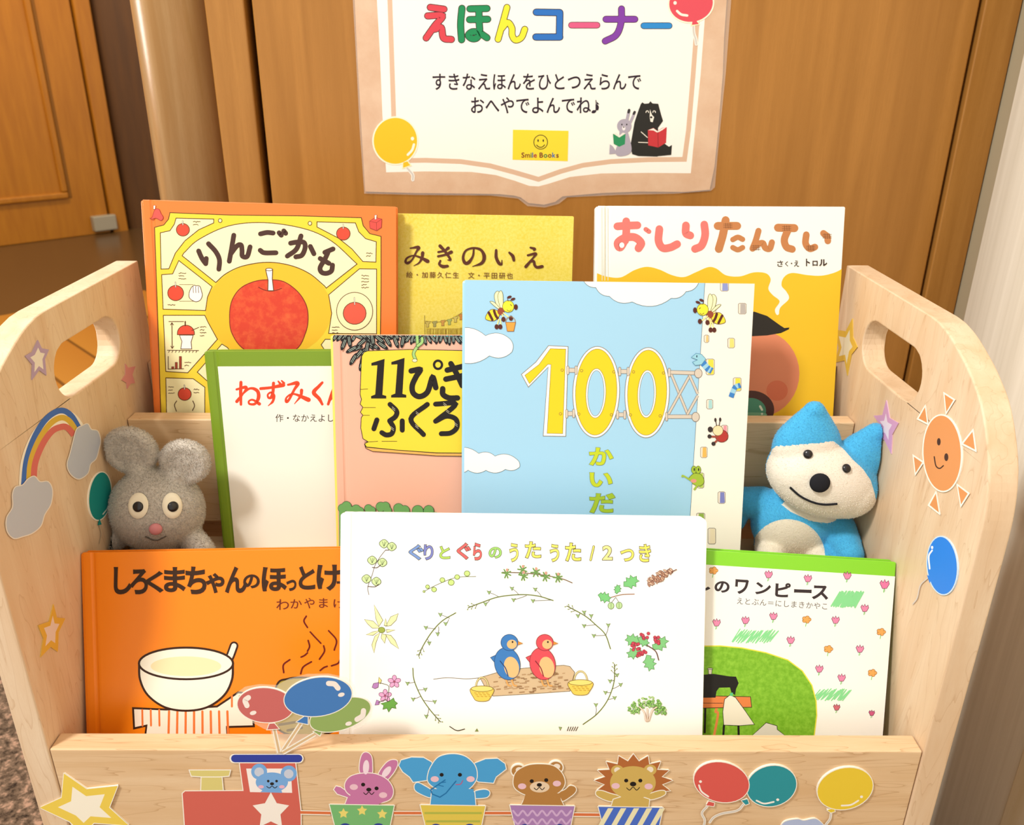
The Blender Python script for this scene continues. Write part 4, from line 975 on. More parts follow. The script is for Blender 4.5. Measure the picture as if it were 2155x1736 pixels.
def daisy(x, y, s=1.0):
    p.reset()
    p.stroke([(x - 2, y + 26 * s), (x - 8, y + 56 * s)], 6, '#7fcf5a')
    for a in range(0, 360, 72): p.ell(x + 22 * s * math.cos(math.radians(a)), y + 17 * s * math.sin(math.radians(a)), 17 * s, 15 * s, '#f2ae5e', out='#7a4a1c', ow=3, n=12)
    p.ell(x, y, 22 * s, 18 * s, '#f2ae5e', n=12)
for x, y in ((622, 312), (948, 345), (1275, 322), (190, 712), (430, 692), (662, 658), (1178, 690), (805, 857), (1380, 930), (1043, 1095), (1228, 1170), (1420, 592)): tulip(x, y)
tulip(1585, 395, '#f07fae', 1.2, '#4a1a3a'); tulip(1187, 1415, '#d8707c', 0.85); tulip(1478, 1462, '#d8608c', 0.75)
for x, y in ((163, 278), (936, 685), (1555, 788), (1117, 930), (1482, 1128)): daisy(x, y)
def crayon(x0, x1, y0_, y1_, c='#8ee29a', n=17, w=9):
    rnd = random.Random(int(x0)); q = []
    for k in range(n): x = x0 + (x1 - x0) * k / (n - 1); q += [(x + 35 + rnd.uniform(-8, 8), y0_ + rnd.uniform(-6, 12)), (x - 35 + rnd.uniform(-8, 8), y1_ + rnd.uniform(-14, 4))]
    p.reset()
    for i in range(len(q) - 1): p.stroke([q[i], q[i + 1]], w, c, smooth=False)
crayon(1180, 1370, 455, 580, n=24, w=13); crayon(345, 660, 770, 880); crayon(1020, 1270, 1265, 1355, n=16)
M_HILL = wobble_texture('crayon_green_hill', '#78b428', '#93cc3e', 260, 0.4, 0.65)
hill = [(-600, 1050), (-300, 950), (60, 905), (220, 903), (400, 920), (600, 960), (780, 1020), (900, 1110), (980, 1230), (1015, 1360), (1020, 1480), (1000, 1640), (960, 1900), (-600, 1900)]
p.poly(hill, M_HILL, smooth=False, out='#efe64a', ow=9)
BK_ = '#1f1d1b'
for q in ([(95, 1420), (90, 1620)], [(370, 1550), (372, 1640)], [(250, 1560), (245, 1640)]): p.stroke(q, 18, BK_)
p.stroke([(190, 1420), (180, 1450), (200, 1470), (170, 1640)], 20, '#e58a4c')
p.poly([(-250, 1310), (470, 1325), (480, 1412), (-250, 1425)], '#e9884a', out=BK_, ow=5)
p.stroke([(-250, 1375), (240, 1378)], 4, BK_, smooth=False)
p.poly([(-120, 1140), (80, 1142), (165, 1135), (290, 1155), (350, 1158), (372, 1212), (350, 1262), (342, 1312), (312, 1290), (300, 1248), (210, 1250), (188, 1280), (180, 1332), (-120, 1335)], BK_)
p.ell(135, 1095, 22, 9, '#f4efdc', out=BK_, ow=4, n=16); p.poly([(120, 1098), (150, 1098), (148, 1138), (122, 1138)], '#f4efdc', out=BK_, ow=4)
p.poly([(255, 1345), (300, 1310), (345, 1330), (425, 1440), (503, 1555), (380, 1565), (248, 1560), (240, 1450)], '#f6efd8', out=BK_, ow=5)
p.poly([(300, 1295), (325, 1290), (322, 1320), (300, 1318)], '#5cc88a')
p.poly([(480, 1650), (600, 1540), (690, 1566), (692, 1596), (760, 1650)], '#e8e2d2', out=BK_, ow=5)
p.part('title_lettering', 'bold black title and thin author line')
TB_ = '#3a3033'; p.reset()
for ch, bx in (('し', (-15, 350, 140, 452)), ('の', (172, 366, 297, 462)), ('ワ', (342, 352, 455, 474)), ('ン', (510, 376, 640, 478)), ('ピ', (675, 380, 803, 500)), ('ー', (832, 434, 978, 464)), ('ス', (980, 402, 1118, 520))): p.letter(ch, *bx, TB_, off=0.036, rot=3.5 if ch in 'ワのンピ' else 2)
p.line('えとぶん＝にしまきかやこ', 352, 554, 64, 62, '#5a5250', off=-0.006, slope=0.062)
p.emit(book)

# ------------------------------------------------------------------ stickers on the rack
EDGE = '#fff9ea'; STK = 0.0005
def star_pts(cx, cy, r, ri, rot=-90, sx=1, sy=1, skew=0):
    o = []
    for k in range(10):
        a = math.radians(rot + 36 * k); q = r if k % 2 == 0 else ri; x, y = q * math.cos(a) * sx, q * math.sin(a) * sy
        o.append((cx + x + skew * y, cy + y))
    return o
FB = frame((0, 0, 0), (1, 0, 0), (0, 0, 1))
p = Print(FB, (-0.3265, 0.258, 0.3092, 0.4), base=0.0002)
front = tiers[0]
def shape(pts, m, smooth=False, ow=5): p.poly(pts, EDGE, smooth=smooth, out=EDGE, ow=ow * 2, thick=STK); p.poly(pts, m, smooth=smooth)
def ball(x, y, rx, ry, rot, m, hl=None, ow=5):
    p.ell(x, y, rx + ow, ry + ow, EDGE, rot=rot, thick=STK); p.ell(x, y, rx, ry, m, rot=rot)
# locomotive
p.part('locomotive_sticker', 'red locomotive sticker with a blue bear driver').view(0, 1400, 2.5058)
shape([(1065, 580), (1170, 580), (1178, 665), (1062, 665)], '#e2d483'); shape([(1002, 550), (1215, 550), (1208, 578), (1160, 582), (1070, 582), (1012, 578)], '#e2d483')
p.poly([(1262, 500), (1560, 500), (1575, 1000), (1290, 670)], EDGE)
shape([(1265, 505), (1558, 505), (1587, 770), (1587, 990), (985, 990), (978, 860), (965, 672), (978, 660), (1286, 658)], '#d96a5c')
p.stroke([(1236, 487), (1578, 487)], 50, EDGE, smooth=False); p.stroke([(1240, 487), (1576, 487)], 40, '#3646a8', smooth=False)
p.poly([(1300, 540), (1535, 540), (1542, 668), (1320, 664)], '#fff6f0')
for x, y in ((1368, 556), (1524, 566)): p.ell(x, y, 42, 42, '#7db2ea'); p.ell(x, y + 2, 25, 24, '#cfd6e6')
p.poly([(1385, 610), (1400, 640), (1375, 664), (1490, 668), (1480, 640)], '#7db2ea')
p.ell(1435, 612, 85, 52, '#7db2ea')
for x in (1416, 1460): p.ell(x, 606, 7, 7, '#2a2624', n=12)
for x in (1378, 1488): p.ell(x, 636, 15, 9, '#eeb9cf', n=14)
p.ell(1436, 620, 11, 8, '#2a2624', n=12); p.stroke([(1408, 634), (1422, 642), (1436, 632), (1450, 642), (1463, 634)], 4, '#2a2624')
p.poly(star_pts(1430, 765, 88, 44), '#fff7ec', out='#fff7ec', ow=16)
for x in (1090, 1480): p.ell(x, 900, 62, 62, '#3d55a8'); p.ell(x, 900, 30, 30, '#f2e6a8')
# wagons and passengers
p.view(660, 1520, 2.7628)
def face(x, y, dx, m, cheeks, ey=0, nose=14):
    for s in (-1, 1): p.ell(x + s * dx, y + ey * s, 12, 11, '#241e1c', n=14)
    for cx_, cy_ in cheeks: p.ell(cx_, cy_, 24, 17, '#f3c9d6', n=18)
def mouth(x, y, s=1.0, c='#241e1c'):
    p.ell(x, y, 15 * s, 11 * s, c, n=14); p.stroke([(x - 30 * s, y + 18 * s), (x - 16 * s, y + 28 * s), (x, y + 14 * s), (x + 16 * s, y + 28 * s), (x + 30 * s, y + 16 * s)], 4.5, c)
def wagon(name, lab, x0, x1, yt, m):
    p.part(name, lab); shape([(x0, yt), (x1, yt + 6), (x1 - 38, yt + 190), (x0 + 48, yt + 190)], m)
    for x in (x0 + 90, x1 - 90): p.ell(x, yt + 150, 42, 42, '#34459e'); p.ell(x, yt + 150, 18, 18, '#f2e6a8')
for i_, q in enumerate(([(-75, 518), (100, 522)], [(468, 522), (630, 522)], [(990, 522), (1150, 522)], [(1505, 530), (1665, 532)])): p.part('coupling_sticker#%d' % i_, 'orange line joining the wagons'); p.stroke(q, 26, EDGE, smooth=False, cap=False); p.stroke(q, 16, '#e27a48', smooth=False, cap=False)
p.part('rabbit_sticker', 'pink rabbit passenger sticker')
PKR = '#cf7fae'
for q in ([(275, 290), (270, 230), (285, 180), (310, 170), (335, 190), (342, 240), (335, 300)], [(378, 300), (415, 240), (450, 215), (485, 218), (485, 250), (455, 300), (410, 340)], [(185, 470), (200, 430), (140, 410), (120, 385), (132, 366), (158, 372), (225, 418), (270, 400), (380, 450), (372, 475)]): shape(q, PKR, smooth=len(q) < 8)
shape([(185, 350), (215, 310), (280, 292), (360, 295), (430, 330), (462, 385), (450, 435), (400, 458), (320, 460), (240, 430), (192, 395)], PKR, smooth=True)
p.poly([(230, 400), (420, 450), (370, 474), (190, 470), (205, 430)], PKR)
p.ell(306, 255, 18, 42, '#fbe3ee', rot=4); p.ell(425, 282, 18, 38, '#fbe3ee', rot=38)
face(328, 367, 39, None, ((235, 370), (405, 417)), ey=11); mouth(322, 385)
wagon('rabbit_wagon_sticker', 'green wagon sticker with yellow stars', 95, 468, 472, '#7dc07a')
for x, y in ((175, 523), (283, 507), (400, 527)): p.poly(star_pts(x, y, 27, 13), '#f0e07a', out='#f0e07a', ow=5)
p.part('elephant_sticker', 'blue elephant passenger sticker')
EB = '#4fa8e2'
shape([(685, 225), (640, 200), (570, 198), (510, 215), (498, 245), (520, 280), (560, 310), (580, 340), (655, 330), (720, 300)], EB, smooth=False)
shape([(938, 232), (1000, 208), (1070, 205), (1112, 235), (1118, 265), (1060, 310), (1045, 345), (960, 338), (890, 300)], EB, smooth=False)
for q in ([(690, 395), (640, 360), (605, 345), (588, 362), (600, 395), (680, 430)], [(930, 400), (985, 385), (1018, 392), (1022, 412), (1000, 430), (930, 432)]): shape(q, EB, smooth=True)
shape([(680, 475), (688, 400), (740, 350), (860, 350), (935, 400), (942, 475)], EB)
shape([(690, 240), (730, 195), (805, 178), (880, 192), (935, 240), (950, 300), (935, 345), (890, 385), (800, 400), (720, 380), (668, 340), (668, 290)], EB, smooth=True)
p.poly([(690, 380), (930, 380), (938, 474), (684, 474)], EB)
p.stroke([(765, 328), (682, 385), (690, 410), (735, 428), (770, 405), (828, 335)], 7, '#2377b4', smooth=False); p.stroke([(735, 345), (768, 340)], 5, '#2377b4'); p.stroke([(722, 357), (755, 365)], 5, '#2377b4')
face(798, 298, 53, None, ((705, 323), (913, 323))); p.stroke([(828, 355), (855, 352), (867, 332)], 5, '#c45a86')
wagon('elephant_wagon_sticker', 'yellow striped wagon sticker', 622, 998, 474, '#e8cf58')
for y in (520, 568): p.stroke([(645 + (y - 520) * 0.2, y), (978 - (y - 520) * 0.2, y)], 12, '#b8bf52', smooth=False, cap=False)
p.part('bear_sticker', 'brown bear passenger sticker')
BB = '#bb8648'
for x, y in ((1190, 275), (1408, 255)): p.ell(x, y, 46, 40, EDGE, thick=STK); p.ell(x, y, 39, 33, BB); p.ell(x + 5, y - 6, 20, 16, '#fbeedc')
shape([(1408, 412), (1460, 385), (1490, 362), (1520, 370), (1522, 395), (1490, 425), (1440, 450)], BB, smooth=True)
shape([(1205, 478), (1232, 425), (1320, 405), (1430, 430), (1455, 478)], BB)
shape([(1162, 330), (1180, 280), (1240, 245), (1310, 236), (1390, 245), (1440, 285), (1460, 340), (1440, 385), (1390, 415), (1300, 428), (1225, 410), (1172, 375)], BB, smooth=True)
p.poly([(1235, 400), (1430, 405), (1445, 476), (1210, 476)], BB); p.ell(1314, 368, 57, 32, '#efd6b6')
face(1310, 331, 42, None, ((1212, 364), (1414, 348)), ey=-3); mouth(1312, 356)
wagon('bear_wagon_sticker', 'purple wagon sticker with wavy lines', 1142, 1516, 474, '#b187c0')
for y, c in ((520, '#d8b4de'), (568, '#d8b4de')): p.stroke([(1160 + 28 * k, y + (14 if k % 2 else -14)) for k in range(13)], 11, c)
p.part('lion_sticker', 'yellow lion passenger sticker with brown mane')
LY = '#d8b764'
mane = []
for k in range(11):
    a = math.radians(-200 + 22 * k); b_ = math.radians(-189 + 22 * k); mane += [(1858 + 226 * math.cos(a), 335 + 158 * math.sin(a)), (1858 + 168 * math.cos(b_), 335 + 118 * math.sin(b_))]
shape(mane + [(2010, 420), (1700, 420)], '#b96f3c')
for x, y in ((1765, 272), (1955, 268)): p.ell(x, y, 37, 31, LY); p.ell(x, y - 2, 19, 17, '#fbeedc')
for q in ([(1740, 450), (1690, 440), (1645, 415), (1645, 392), (1675, 390), (1720, 405), (1780, 425)], [(1950, 440), (2000, 430), (2040, 410), (2040, 392), (2010, 390), (1960, 405), (1920, 425)]): shape(q, LY, smooth=True)
shape([(1728, 486), (1742, 440), (1850, 405), (1950, 440), (1945, 488)], LY)
p.ell(1855, 342, 133, 96, LY)
face(1857, 330, 41, None, ((1755, 361), (1946, 364))); mouth(1856, 350, 1.25)
wagon('lion_wagon_sticker', 'blue and cream striped wagon sticker', 1655, 2028, 482, '#4f74d6')
for k in range(5):
    x = 1700 + k * 75; p.poly([(x + 10, 490), (x + 42, 490), (x - 60, 668), (x - 90, 668)], '#f6efc6')
# stars, balloons and cloud
p.part('star_sticker', 'large yellow star sticker with cream centre').view(0, 1400, 2.5058)
ST = [(342, 562), (462, 645), (625, 628), (580, 742), (683, 836), (500, 822), (440, 880), (372, 815), (215, 742), (330, 690)]
def inset(q, k):
    cx_, cy_ = sum(e[0] for e in q) / len(q), sum(e[1] for e in q) / len(q); return [(cx_ + (x - cx_) * k, cy_ + (y - cy_) * k) for x, y in q]
p.poly(ST, EDGE, out=EDGE, ow=8, thick=0.0011); p.poly(ST, '#f3d458'); p.poly(inset(ST, 0.60), '#fff7e2')
p.part('balloon_sticker', 'red balloon sticker on the front board').view(1400, 1520, 2.8543)
def balloon(x, y, rx, ry, rot, m, knot, string, hl):
    if string: p.stroke(string, 15, EDGE); p.stroke(string, 7, '#d8d2cc')
    if knot: shape(knot, m, ow=4)
    ball(x, y, rx, ry, rot, m)
    if hl: p.stroke(hl[:-1], 10, '#fffaf2'); p.ell(*hl[-1], 9, 8, '#fffaf2', n=14)
p.part('balloon_sticker#2', 'teal balloon sticker on the front board')
balloon(635, 373, 150, 120, -14, '#2f9aa6', [(455, 460), (490, 452), (500, 478), (480, 486)], [(468, 482), (430, 520), (340, 538), (290, 560), (265, 590)], [(545, 460), (590, 478), (648, 468), (672, 455)])
p.part('balloon_sticker')
balloon(335, 350, 166, 118, 12, '#e26058', [(258, 465), (293, 475), (288, 494), (244, 488)], [(250, 494), (218, 535), (235, 580), (222, 640), (230, 690)], [(256, 436), (215, 405), (200, 368), (209, 346)])
p.part('balloon_sticker#3', 'yellow balloon sticker on the front board')
balloon(1076, 388, 168, 122, -14, '#f3d33e', [(968, 518), (1010, 505), (1015, 525), (990, 532)], [(992, 530), (985, 570), (960, 605), (940, 640)], [(1055, 490), (1110, 485), (1155, 460), (1174, 437)])
p.part('cloud_sticker', 'pale blue cloud sticker low on the front board')
shape([(690, 620), (720, 585), (790, 572), (830, 580), (900, 570), (950, 610), (980, 660), (930, 720), (760, 720), (690, 680)], '#b9c8ec', smooth=True, ow=4)
p.emit(front)

# balloon bunch on a clear cut-out that stands up over the board edge
p = Print(frame((0, -0.0010, 0), (1, 0, 0), (0, 0, 1)), None, base=0.0002).view(470, 1400, 6.5303)
m_clear, nt_, b_ = principled('clear_acrylic_margin', 0.15, 0.5); b_.inputs['Base Color'].default_value = (0.95, 0.88, 0.74, 1); b_.inputs['Alpha'].default_value = 0.28
p.part('balloon_bunch_sticker', 'bunch of pink, blue and green balloons standing above the board edge')
p.poly([(190, 560), (150, 480), (180, 380), (300, 290), (500, 255), (740, 268), (900, 180), (1150, 115), (1450, 110), (1700, 165), (1800, 260), (1830, 400), (1980, 450), (2060, 560), (2040, 700), (1900, 850), (1600, 915), (1400, 920), (1320, 985), (860, 1215), (730, 1215), (650, 900), (560, 870), (300, 730)], m_clear, smooth=False)
for q in ([(700, 870), (770, 1195)], [(1070, 790), (800, 1195)], [(1260, 940), (815, 1200)]): p.stroke(q, 62, EDGE, smooth=False, cap=False); p.stroke(q, 30, '#e2c193', smooth=False, cap=False)
def bun(x, y, rx, ry, rot, m, knot):
    p.poly(knot, EDGE, out=EDGE, ow=24); p.poly(knot, m); p.ell(x, y, rx + 12, ry + 12, EDGE, rot=rot, n=48, thick=0.0007); p.ell(x, y, rx, ry, m, rot=rot, n=48)
bun(1610, 665, 430, 205, -18, '#9ab568', [(1370, 870), (1240, 905), (1328, 960)])
bun(585, 535, 385, 235, 4, '#d3706c', [(640, 790), (705, 785), (768, 858), (610, 868)])
bun(1305, 420, 465, 262, -8, '#4a82c6', [(1120, 690), (1165, 690), (1165, 795), (1010, 765)])
for q in ([(350, 430), (305, 470), (330, 540)], [(1450, 235), (1530, 245), (1580, 300)], [(1930, 610), (1915, 680), (1840, 730)]): p.stroke(q, 72, '#fff4ea')
for x, y in ((415, 640), (1625, 390), (1725, 787)): p.ell(x, y, 46, 28, '#fff4ea', rot=-15)
p.emit(front)

# inner faces of the side boards
p = Print(frame((-W2, 0, 0), (0, 1, 0), (0, 0, 1)), None, base=0.0002).view(0, 520, 2.6304)
def shp(pts, m, e='#f7efe4', ow=5, smooth=False): p.poly(pts, e, smooth=smooth, out=e, ow=ow * 2, thick=STK); p.poly(pts, m, smooth=smooth)
p.part('rainbow_sticker', 'rainbow sticker with a lavender grey cloud at each end')
arc = lambda d: [(128 + d, 1320), (140 + d, 1180), (185 + d, 1050), (255 + d * 0.8, 950 + d), (325, 905 + d * 1.0), (385 - d * 0.2, 925 + d), (445 - d, 1020)]
p.stroke([(148, 1320), (160, 1190), (205, 1070), (270, 985), (330, 945), (385, 960), (430, 1020)], 92, EDGE, cap=False)
p.stroke([(130, 1320), (145, 1180), (190, 1050), (255, 950), (330, 905), (390, 930), (445, 1020)], 32, '#4272c8', cap=False)
p.stroke([(157, 1320), (168, 1190), (210, 1075), (270, 985), (330, 945), (380, 960), (425, 1025)], 31, '#e3bd44', cap=False)
p.stroke([(184, 1320), (192, 1200), (232, 1095), (285, 1020), (338, 995), (372, 1000), (408, 1040)], 34, '#e0736a', cap=False)
shp([(420, 1010), (450, 990), (480, 980), (500, 1010), (535, 1020), (550, 1070), (540, 1120), (525, 1170), (495, 1200), (480, 1250), (440, 1280), (410, 1275), (380, 1245), (368, 1200), (385, 1140), (400, 1080)], '#c3cbdc', smooth=True)
shp([(80, 1330), (120, 1318), (150, 1285), (185, 1270), (215, 1300), (260, 1300), (283, 1345), (275, 1420), (240, 1480), (220, 1540), (175, 1580), (120, 1600), (70, 1610), (35, 1570), (32, 1500), (65, 1440), (65, 1370)], '#c6ccda', smooth=True)
p.part('star_sticker', 'lilac star sticker with white centre')
S1 = [(205, 515), (225, 560), (265, 568), (243, 620), (252, 710), (212, 680), (172, 735), (175, 650), (135, 603), (175, 580)]
shp(S1, '#bda4c4', e='#c9b2c8', ow=1); p.poly(inset(S1, 0.62), '#f7f0e2')
p.part('star_sticker#2', 'small pink star sticker'); shp([(690, 645), (705, 668), (745, 660), (728, 705), (742, 752), (718, 755), (700, 785), (696, 750), (670, 735), (692, 705)], '#e59a98', e='#e8aaa2', ow=1)
p.part('balloon_sticker', 'dark teal balloon sticker')
p.ell(549, 1378, 66, 138, EDGE, rot=6, thick=STK); p.ell(549, 1378, 60, 132, '#179391', rot=6)
p.poly([(545, 1500), (558, 1535), (535, 1540)], '#179391'); p.stroke([(603, 1390), (592, 1440), (565, 1478)], 7, '#e6efe6'); p.stroke([(545, 1540), (555, 1590), (545, 1640)], 4, '#d2c2a8')
p.part('star_sticker#3', 'yellow star sticker with pale pink centre').view(0, 1100, 2.73)
S2 = [(302, 468), (320, 545), (368, 550), (330, 630), (326, 740), (285, 712), (228, 772), (245, 665), (215, 590), (278, 568)]
shp(S2, '#ecbb4a', e='#efc65e', ow=1); p.poly(inset(S2, 0.58), '#f3ddd2')
p.emit(sides[-1])
p = Print(frame((W2, 0, 0), (0, -1, 0), (0, 0, 1)), None, base=0.0002).view(1740, 540, 2.2843)
p.part('sun_sticker', 'orange smiling sun sticker with six rays')
SO = '#e59a5c'
for q in ([(568, 655), (618, 688), (578, 755)], [(478, 715), (442, 780), (490, 805)], [(708, 832), (722, 935), (655, 900)], [(420, 955), (468, 988), (430, 1048)], [(530, 1130), (548, 1238), (495, 1195)], [(632, 1095), (688, 1138), (650, 1200)]):
    p.poly(q, EDGE, out=EDGE, ow=9, thick=STK); p.poly(inset(q, 0.84), SO)
p.ell(560, 945, 96, 188, EDGE, rot=-2, thick=STK, n=48); p.ell(560, 945, 90, 181, SO, rot=-2, n=48)
p.ell(544, 890, 9, 18, '#4a2a1c', n=16); p.ell(580, 964, 10, 19, '#4a2a1c', n=16); p.stroke([(522, 962), (530, 1005), (548, 1018), (566, 1005)], 6, '#4a2a1c')
p.part('star_sticker', 'pink star sticker half behind the blue cat')
S3 = [(290, 690), (305, 775), (348, 800), (318, 855), (314, 948), (282, 880), (255, 870), (270, 820), (230, 765), (272, 762)]
shp(S3, '#dba6cf', e='#e6bcd8', ow=1); p.poly(inset(S3, 0.5), '#f3e2ee')
p.part('star_sticker#2', 'yellow star sticker with white centre')
S4 = [(127, 298), (128, 385), (150, 435), (122, 470), (102, 572), (90, 498), (40, 510), (62, 440), (40, 350), (95, 360)]
shp(S4, '#e9bf4a', e='#ecc65a', ow=1); p.poly(inset(S4, 0.6), '#f3e6c4')
p.part('balloon_sticker', 'bright blue balloon sticker')
p.stroke([(490, 1545), (455, 1580), (440, 1640), (418, 1670)], 5, '#d8ccc6')
p.ell(560, 1485, 76, 144, '#d4e6f4', rot=-4, thick=STK); p.ell(560, 1485, 71, 138, '#2a86ee', rot=-4); p.poly([(487, 1530), (500, 1570), (515, 1540)], '#2a86ee')
p.stroke([(512, 1412), (496, 1440), (500, 1500)], 8, '#f4fbff'); p.ell(512, 1398, 6, 8, '#f4fbff', n=10)
p.emit(sides[1])

# ------------------------------------------------------------------ laminated sign on the door
FS = frame((0.03, WALL_Y - 0.0012, 0.62), (1, 0, 0), (0, 0, 1))
sign = empty('laminated_sign', FS, 'laminated white and beige open-book sign with coloured letters on the wooden door', 'sign')
p = Print(FS, None, base=0.0).view(720, 0, 2.5655)
m_film, nt_, b_ = principled('laminate_film', 0.12, 0.5); b_.inputs['Base Color'].default_value = (0.95, 0.92, 0.88, 1); b_.inputs['Alpha'].default_value = 0.22
p.part('laminate_film', 'clear glossy margin')
p.poly([(40, -700), (58, 0), (75, 300), (95, 700), (120, 1045), (400, 1052), (800, 1055), (950, 1072), (1000, 1112), (1095, 1120), (1170, 1100), (1215, 1065), (1500, 1052), (1800, 1045), (1990, 1030), (2012, 1010), (2030, 800), (2070, 400), (2100, 0), (2150, -700)], m_film, thick=0.0004)
p.part('paper_sheet', 'beige paper cut like an open book')
M_BEIGE = speckle('beige_sign_paper', '#dcb696', '#e6c6a8', 30, 0.35, 0.65, 0.35, 0.4)
p.poly([(50, -690), (68, 0), (82, 300), (105, 700), (125, 1034), (400, 1042), (700, 1045), (850, 1048), (930, 1056), (965, 1066), (1005, 1096), (1090, 1105), (1150, 1090), (1190, 1060), (1400, 1042), (1600, 1034), (1850, 1036), (1984, 1024), (2010, 900), (2030, 700), (2055, 400), (2062, 200), (2076, 0), (2130, -690)], M_BEIGE, thick=0.0004)
W_ = '#fffdf4'
p.poly([(160, -600), (188, 0), (205, 300), (218, 620), (238, 930), (450, 925), (700, 928), (830, 945), (930, 975), (1010, 1003), (1060, 1006), (1120, 990), (1230, 955), (1400, 936), (1650, 933), (1882, 935), (1905, 700), (1935, 400), (1965, 0), (2010, -600)], W_)
p.stroke([(225, -560), (258, 0), (268, 300), (278, 600), (285, 868), (450, 865), (640, 872), (800, 895), (930, 930), (1060, 968), (1180, 925), (1300, 892), (1450, 872), (1650, 862), (1848, 860), (1870, 700), (1895, 400), (1925, 0), (1965, -560)], 26, '#e2bfa2', smooth=False)
p.part('heading_lettering', 'large rounded letters in seven colours')
OUT = '#3a2a2c'
p.hand([[(476, 40), (550, 50)], [(462, 86), (541, 86), (500, 140), (454, 205)], [(500, 158), (535, 150), (548, 205), (590, 213)]], 32, '#dc4854', out=OUT, ow=4)
p.hand([[(647, 45), (640, 130), (645, 215)], [(690, 48), (782, 46)], [(688, 106), (786, 104)], [(738, 48), (740, 120), (742, 170), (728, 204), (700, 208), (682, 190), (704, 172), (742, 178), (782, 204)]], 32, '#1f8f58', out=OUT, ow=4)
p.hand([[(890, 40), (868, 120), (842, 212)], [(856, 160), (892, 122), (916, 150), (918, 190), (936, 216), (968, 202), (986, 158)]], 30, '#f6ea3c', out=OUT, ow=4)
p.hand([[(1048, 66), (1175, 68)], [(1175, 68), (1173, 200)], [(1046, 200), (1175, 200)]], 32, '#2e74c8', out=OUT, ow=4)
p.hand([[(1238, 136), (1376, 136)]], 30, '#e0608c', out=OUT, ow=3)
p.hand([[(1424, 104), (1580, 104)], [(1508, 48), (1506, 120), (1480, 188), (1420, 222)]], 32, '#8440ac', out=OUT, ow=3)
p.hand([[(1628, 139), (1765, 139)]], 30, '#2f8fd8', out=OUT, ow=3)
p.part('message_lettering', 'two lines of black message lettering')
p.line('すきなえほんをひとつえらんで', 481, 479, 81.3, 101, '#2e2030', off=0.012)
p.line('おへやでよんでね', 688, 606, 82, 100, '#2e2030', off=0.012)
p.letter('♪', 1346, 540, 1392, 612, '#2e2030', off=0.0)
p.part('logo_sticker', 'small yellow rectangular sticker with a smiley face')
p.poly([(922, 700), (1222, 706), (1218, 870), (920, 862)], '#fbe03a', thick=0.0002)
p.stroke(ellpts(1072, 767, 37, 38), 4.5, '#4a4420', closed=True, smooth=False)
for x in (1058, 1086): p.ell(x, 759, 4, 8, '#3a3420', n=10)
p.stroke([(1050, 783), (1060, 792), (1073, 795), (1084, 791), (1093, 782)], 5, '#3a3420')
p.word('Smile Books', 968, 1172, 850, 38, ['#7a3028', '#8a5a20', '#2f7a50', '#3a5aa0', '#b04038', '#000000', '#7a3028', '#2f7a50', '#8a4a20', '#3a6ab0', '#7a3028'], off=0.028)
p.part('balloon_cutout', 'yellow balloon cut-out')
def cut(x, y, rx, ry, rot, m, knot, string, hl):
    if string: p.stroke(string, 18, '#fffdf4'); p.stroke(string, 10, '#d8d4cc')
    p.poly(knot, '#fff8c8', out='#fff8c8', ow=12); p.ell(x, y, rx + 8, ry + 8, '#fffbe0', rot=rot, n=48, thick=0.0006); p.ell(x, y, rx, ry, m, rot=rot, n=48); p.poly(knot, m)
    p.stroke(hl[:-1], 13, '#fffbe8'); p.ell(*hl[-1], 9, 10, '#fffbe8', n=14)
cut(288, 760, 117, 124, 0, '#f2c92a', [(330, 878), (352, 870), (368, 892), (330, 905)], [(350, 905), (368, 925), (382, 945), (382, 970)], [(355, 835), (378, 810), (388, 780), (380, 748)])
p.part('balloon_cutout#2', 'red balloon cut-out')
cut(1883, 18, 118, 100, -8, '#e45462', [(1890, 115), (1912, 112), (1925, 130), (1888, 135)], [(1895, 138), (1898, 180), (1908, 210), (1912, 238)], [(1862, 84), (1830, 78), (1808, 60), (1797, 16)])
p.part('bear_print', 'printed black bear reading a red book')
BKB = '#2a2926'
p.poly([(1612, 562), (1620, 552), (1632, 560), (1655, 558), (1664, 546), (1675, 558), (1706, 560), (1722, 620), (1732, 652), (1705, 690), (1702, 845), (1600, 842), (1566, 832), (1555, 792), (1578, 660), (1598, 600)], BKB)
p.poly([(1690, 800), (1740, 775), (1764, 792), (1780, 782), (1776, 836), (1690, 844)], BKB)
p.poly([(1662, 590), (1672, 620), (1684, 632), (1676, 660), (1664, 656), (1660, 632)], '#f8f2e4'); p.ell(1668, 633, 7, 6, BKB, n=10)
for x in (1647, 1684): p.stroke(ellpts(x, 606, 7, 8, 0, 8, 170, 370), 4, '#f8f2e4', smooth=False)
p.stroke([(1614, 712), (1648, 742)], 4, '#f8f2e4'); p.stroke([(1600, 768), (1650, 770)], 4, '#f8f2e4')
p.poly([(1650, 702), (1680, 690), (1702, 706), (1728, 690), (1752, 686), (1748, 770), (1706, 796), (1652, 784)], '#cc3a40'); p.poly([(1652, 702), (1680, 692), (1702, 708), (1728, 692), (1750, 686), (1728, 702), (1702, 716), (1680, 704)], '#fbf4e6')
p.stroke([(1704, 712), (1706, 794)], 3, '#8a2428')
p.part('rabbit_print', 'printed grey rabbit reading a green book')
GR = '#b3acbb'
p.stroke([(1548, 598), (1536, 655)], 16, GR); p.stroke([(1578, 608), (1556, 660)], 14, GR); p.stroke([(1549, 594), (1546, 606)], 14, '#3a3638'); p.stroke([(1579, 604), (1574, 614)], 13, '#3a3638')
p.ell(1523, 680, 39, 38, GR); p.poly([(1535, 700), (1555, 760), (1562, 812), (1540, 836), (1490, 842), (1475, 815), (1495, 760), (1500, 705)], GR, smooth=True)
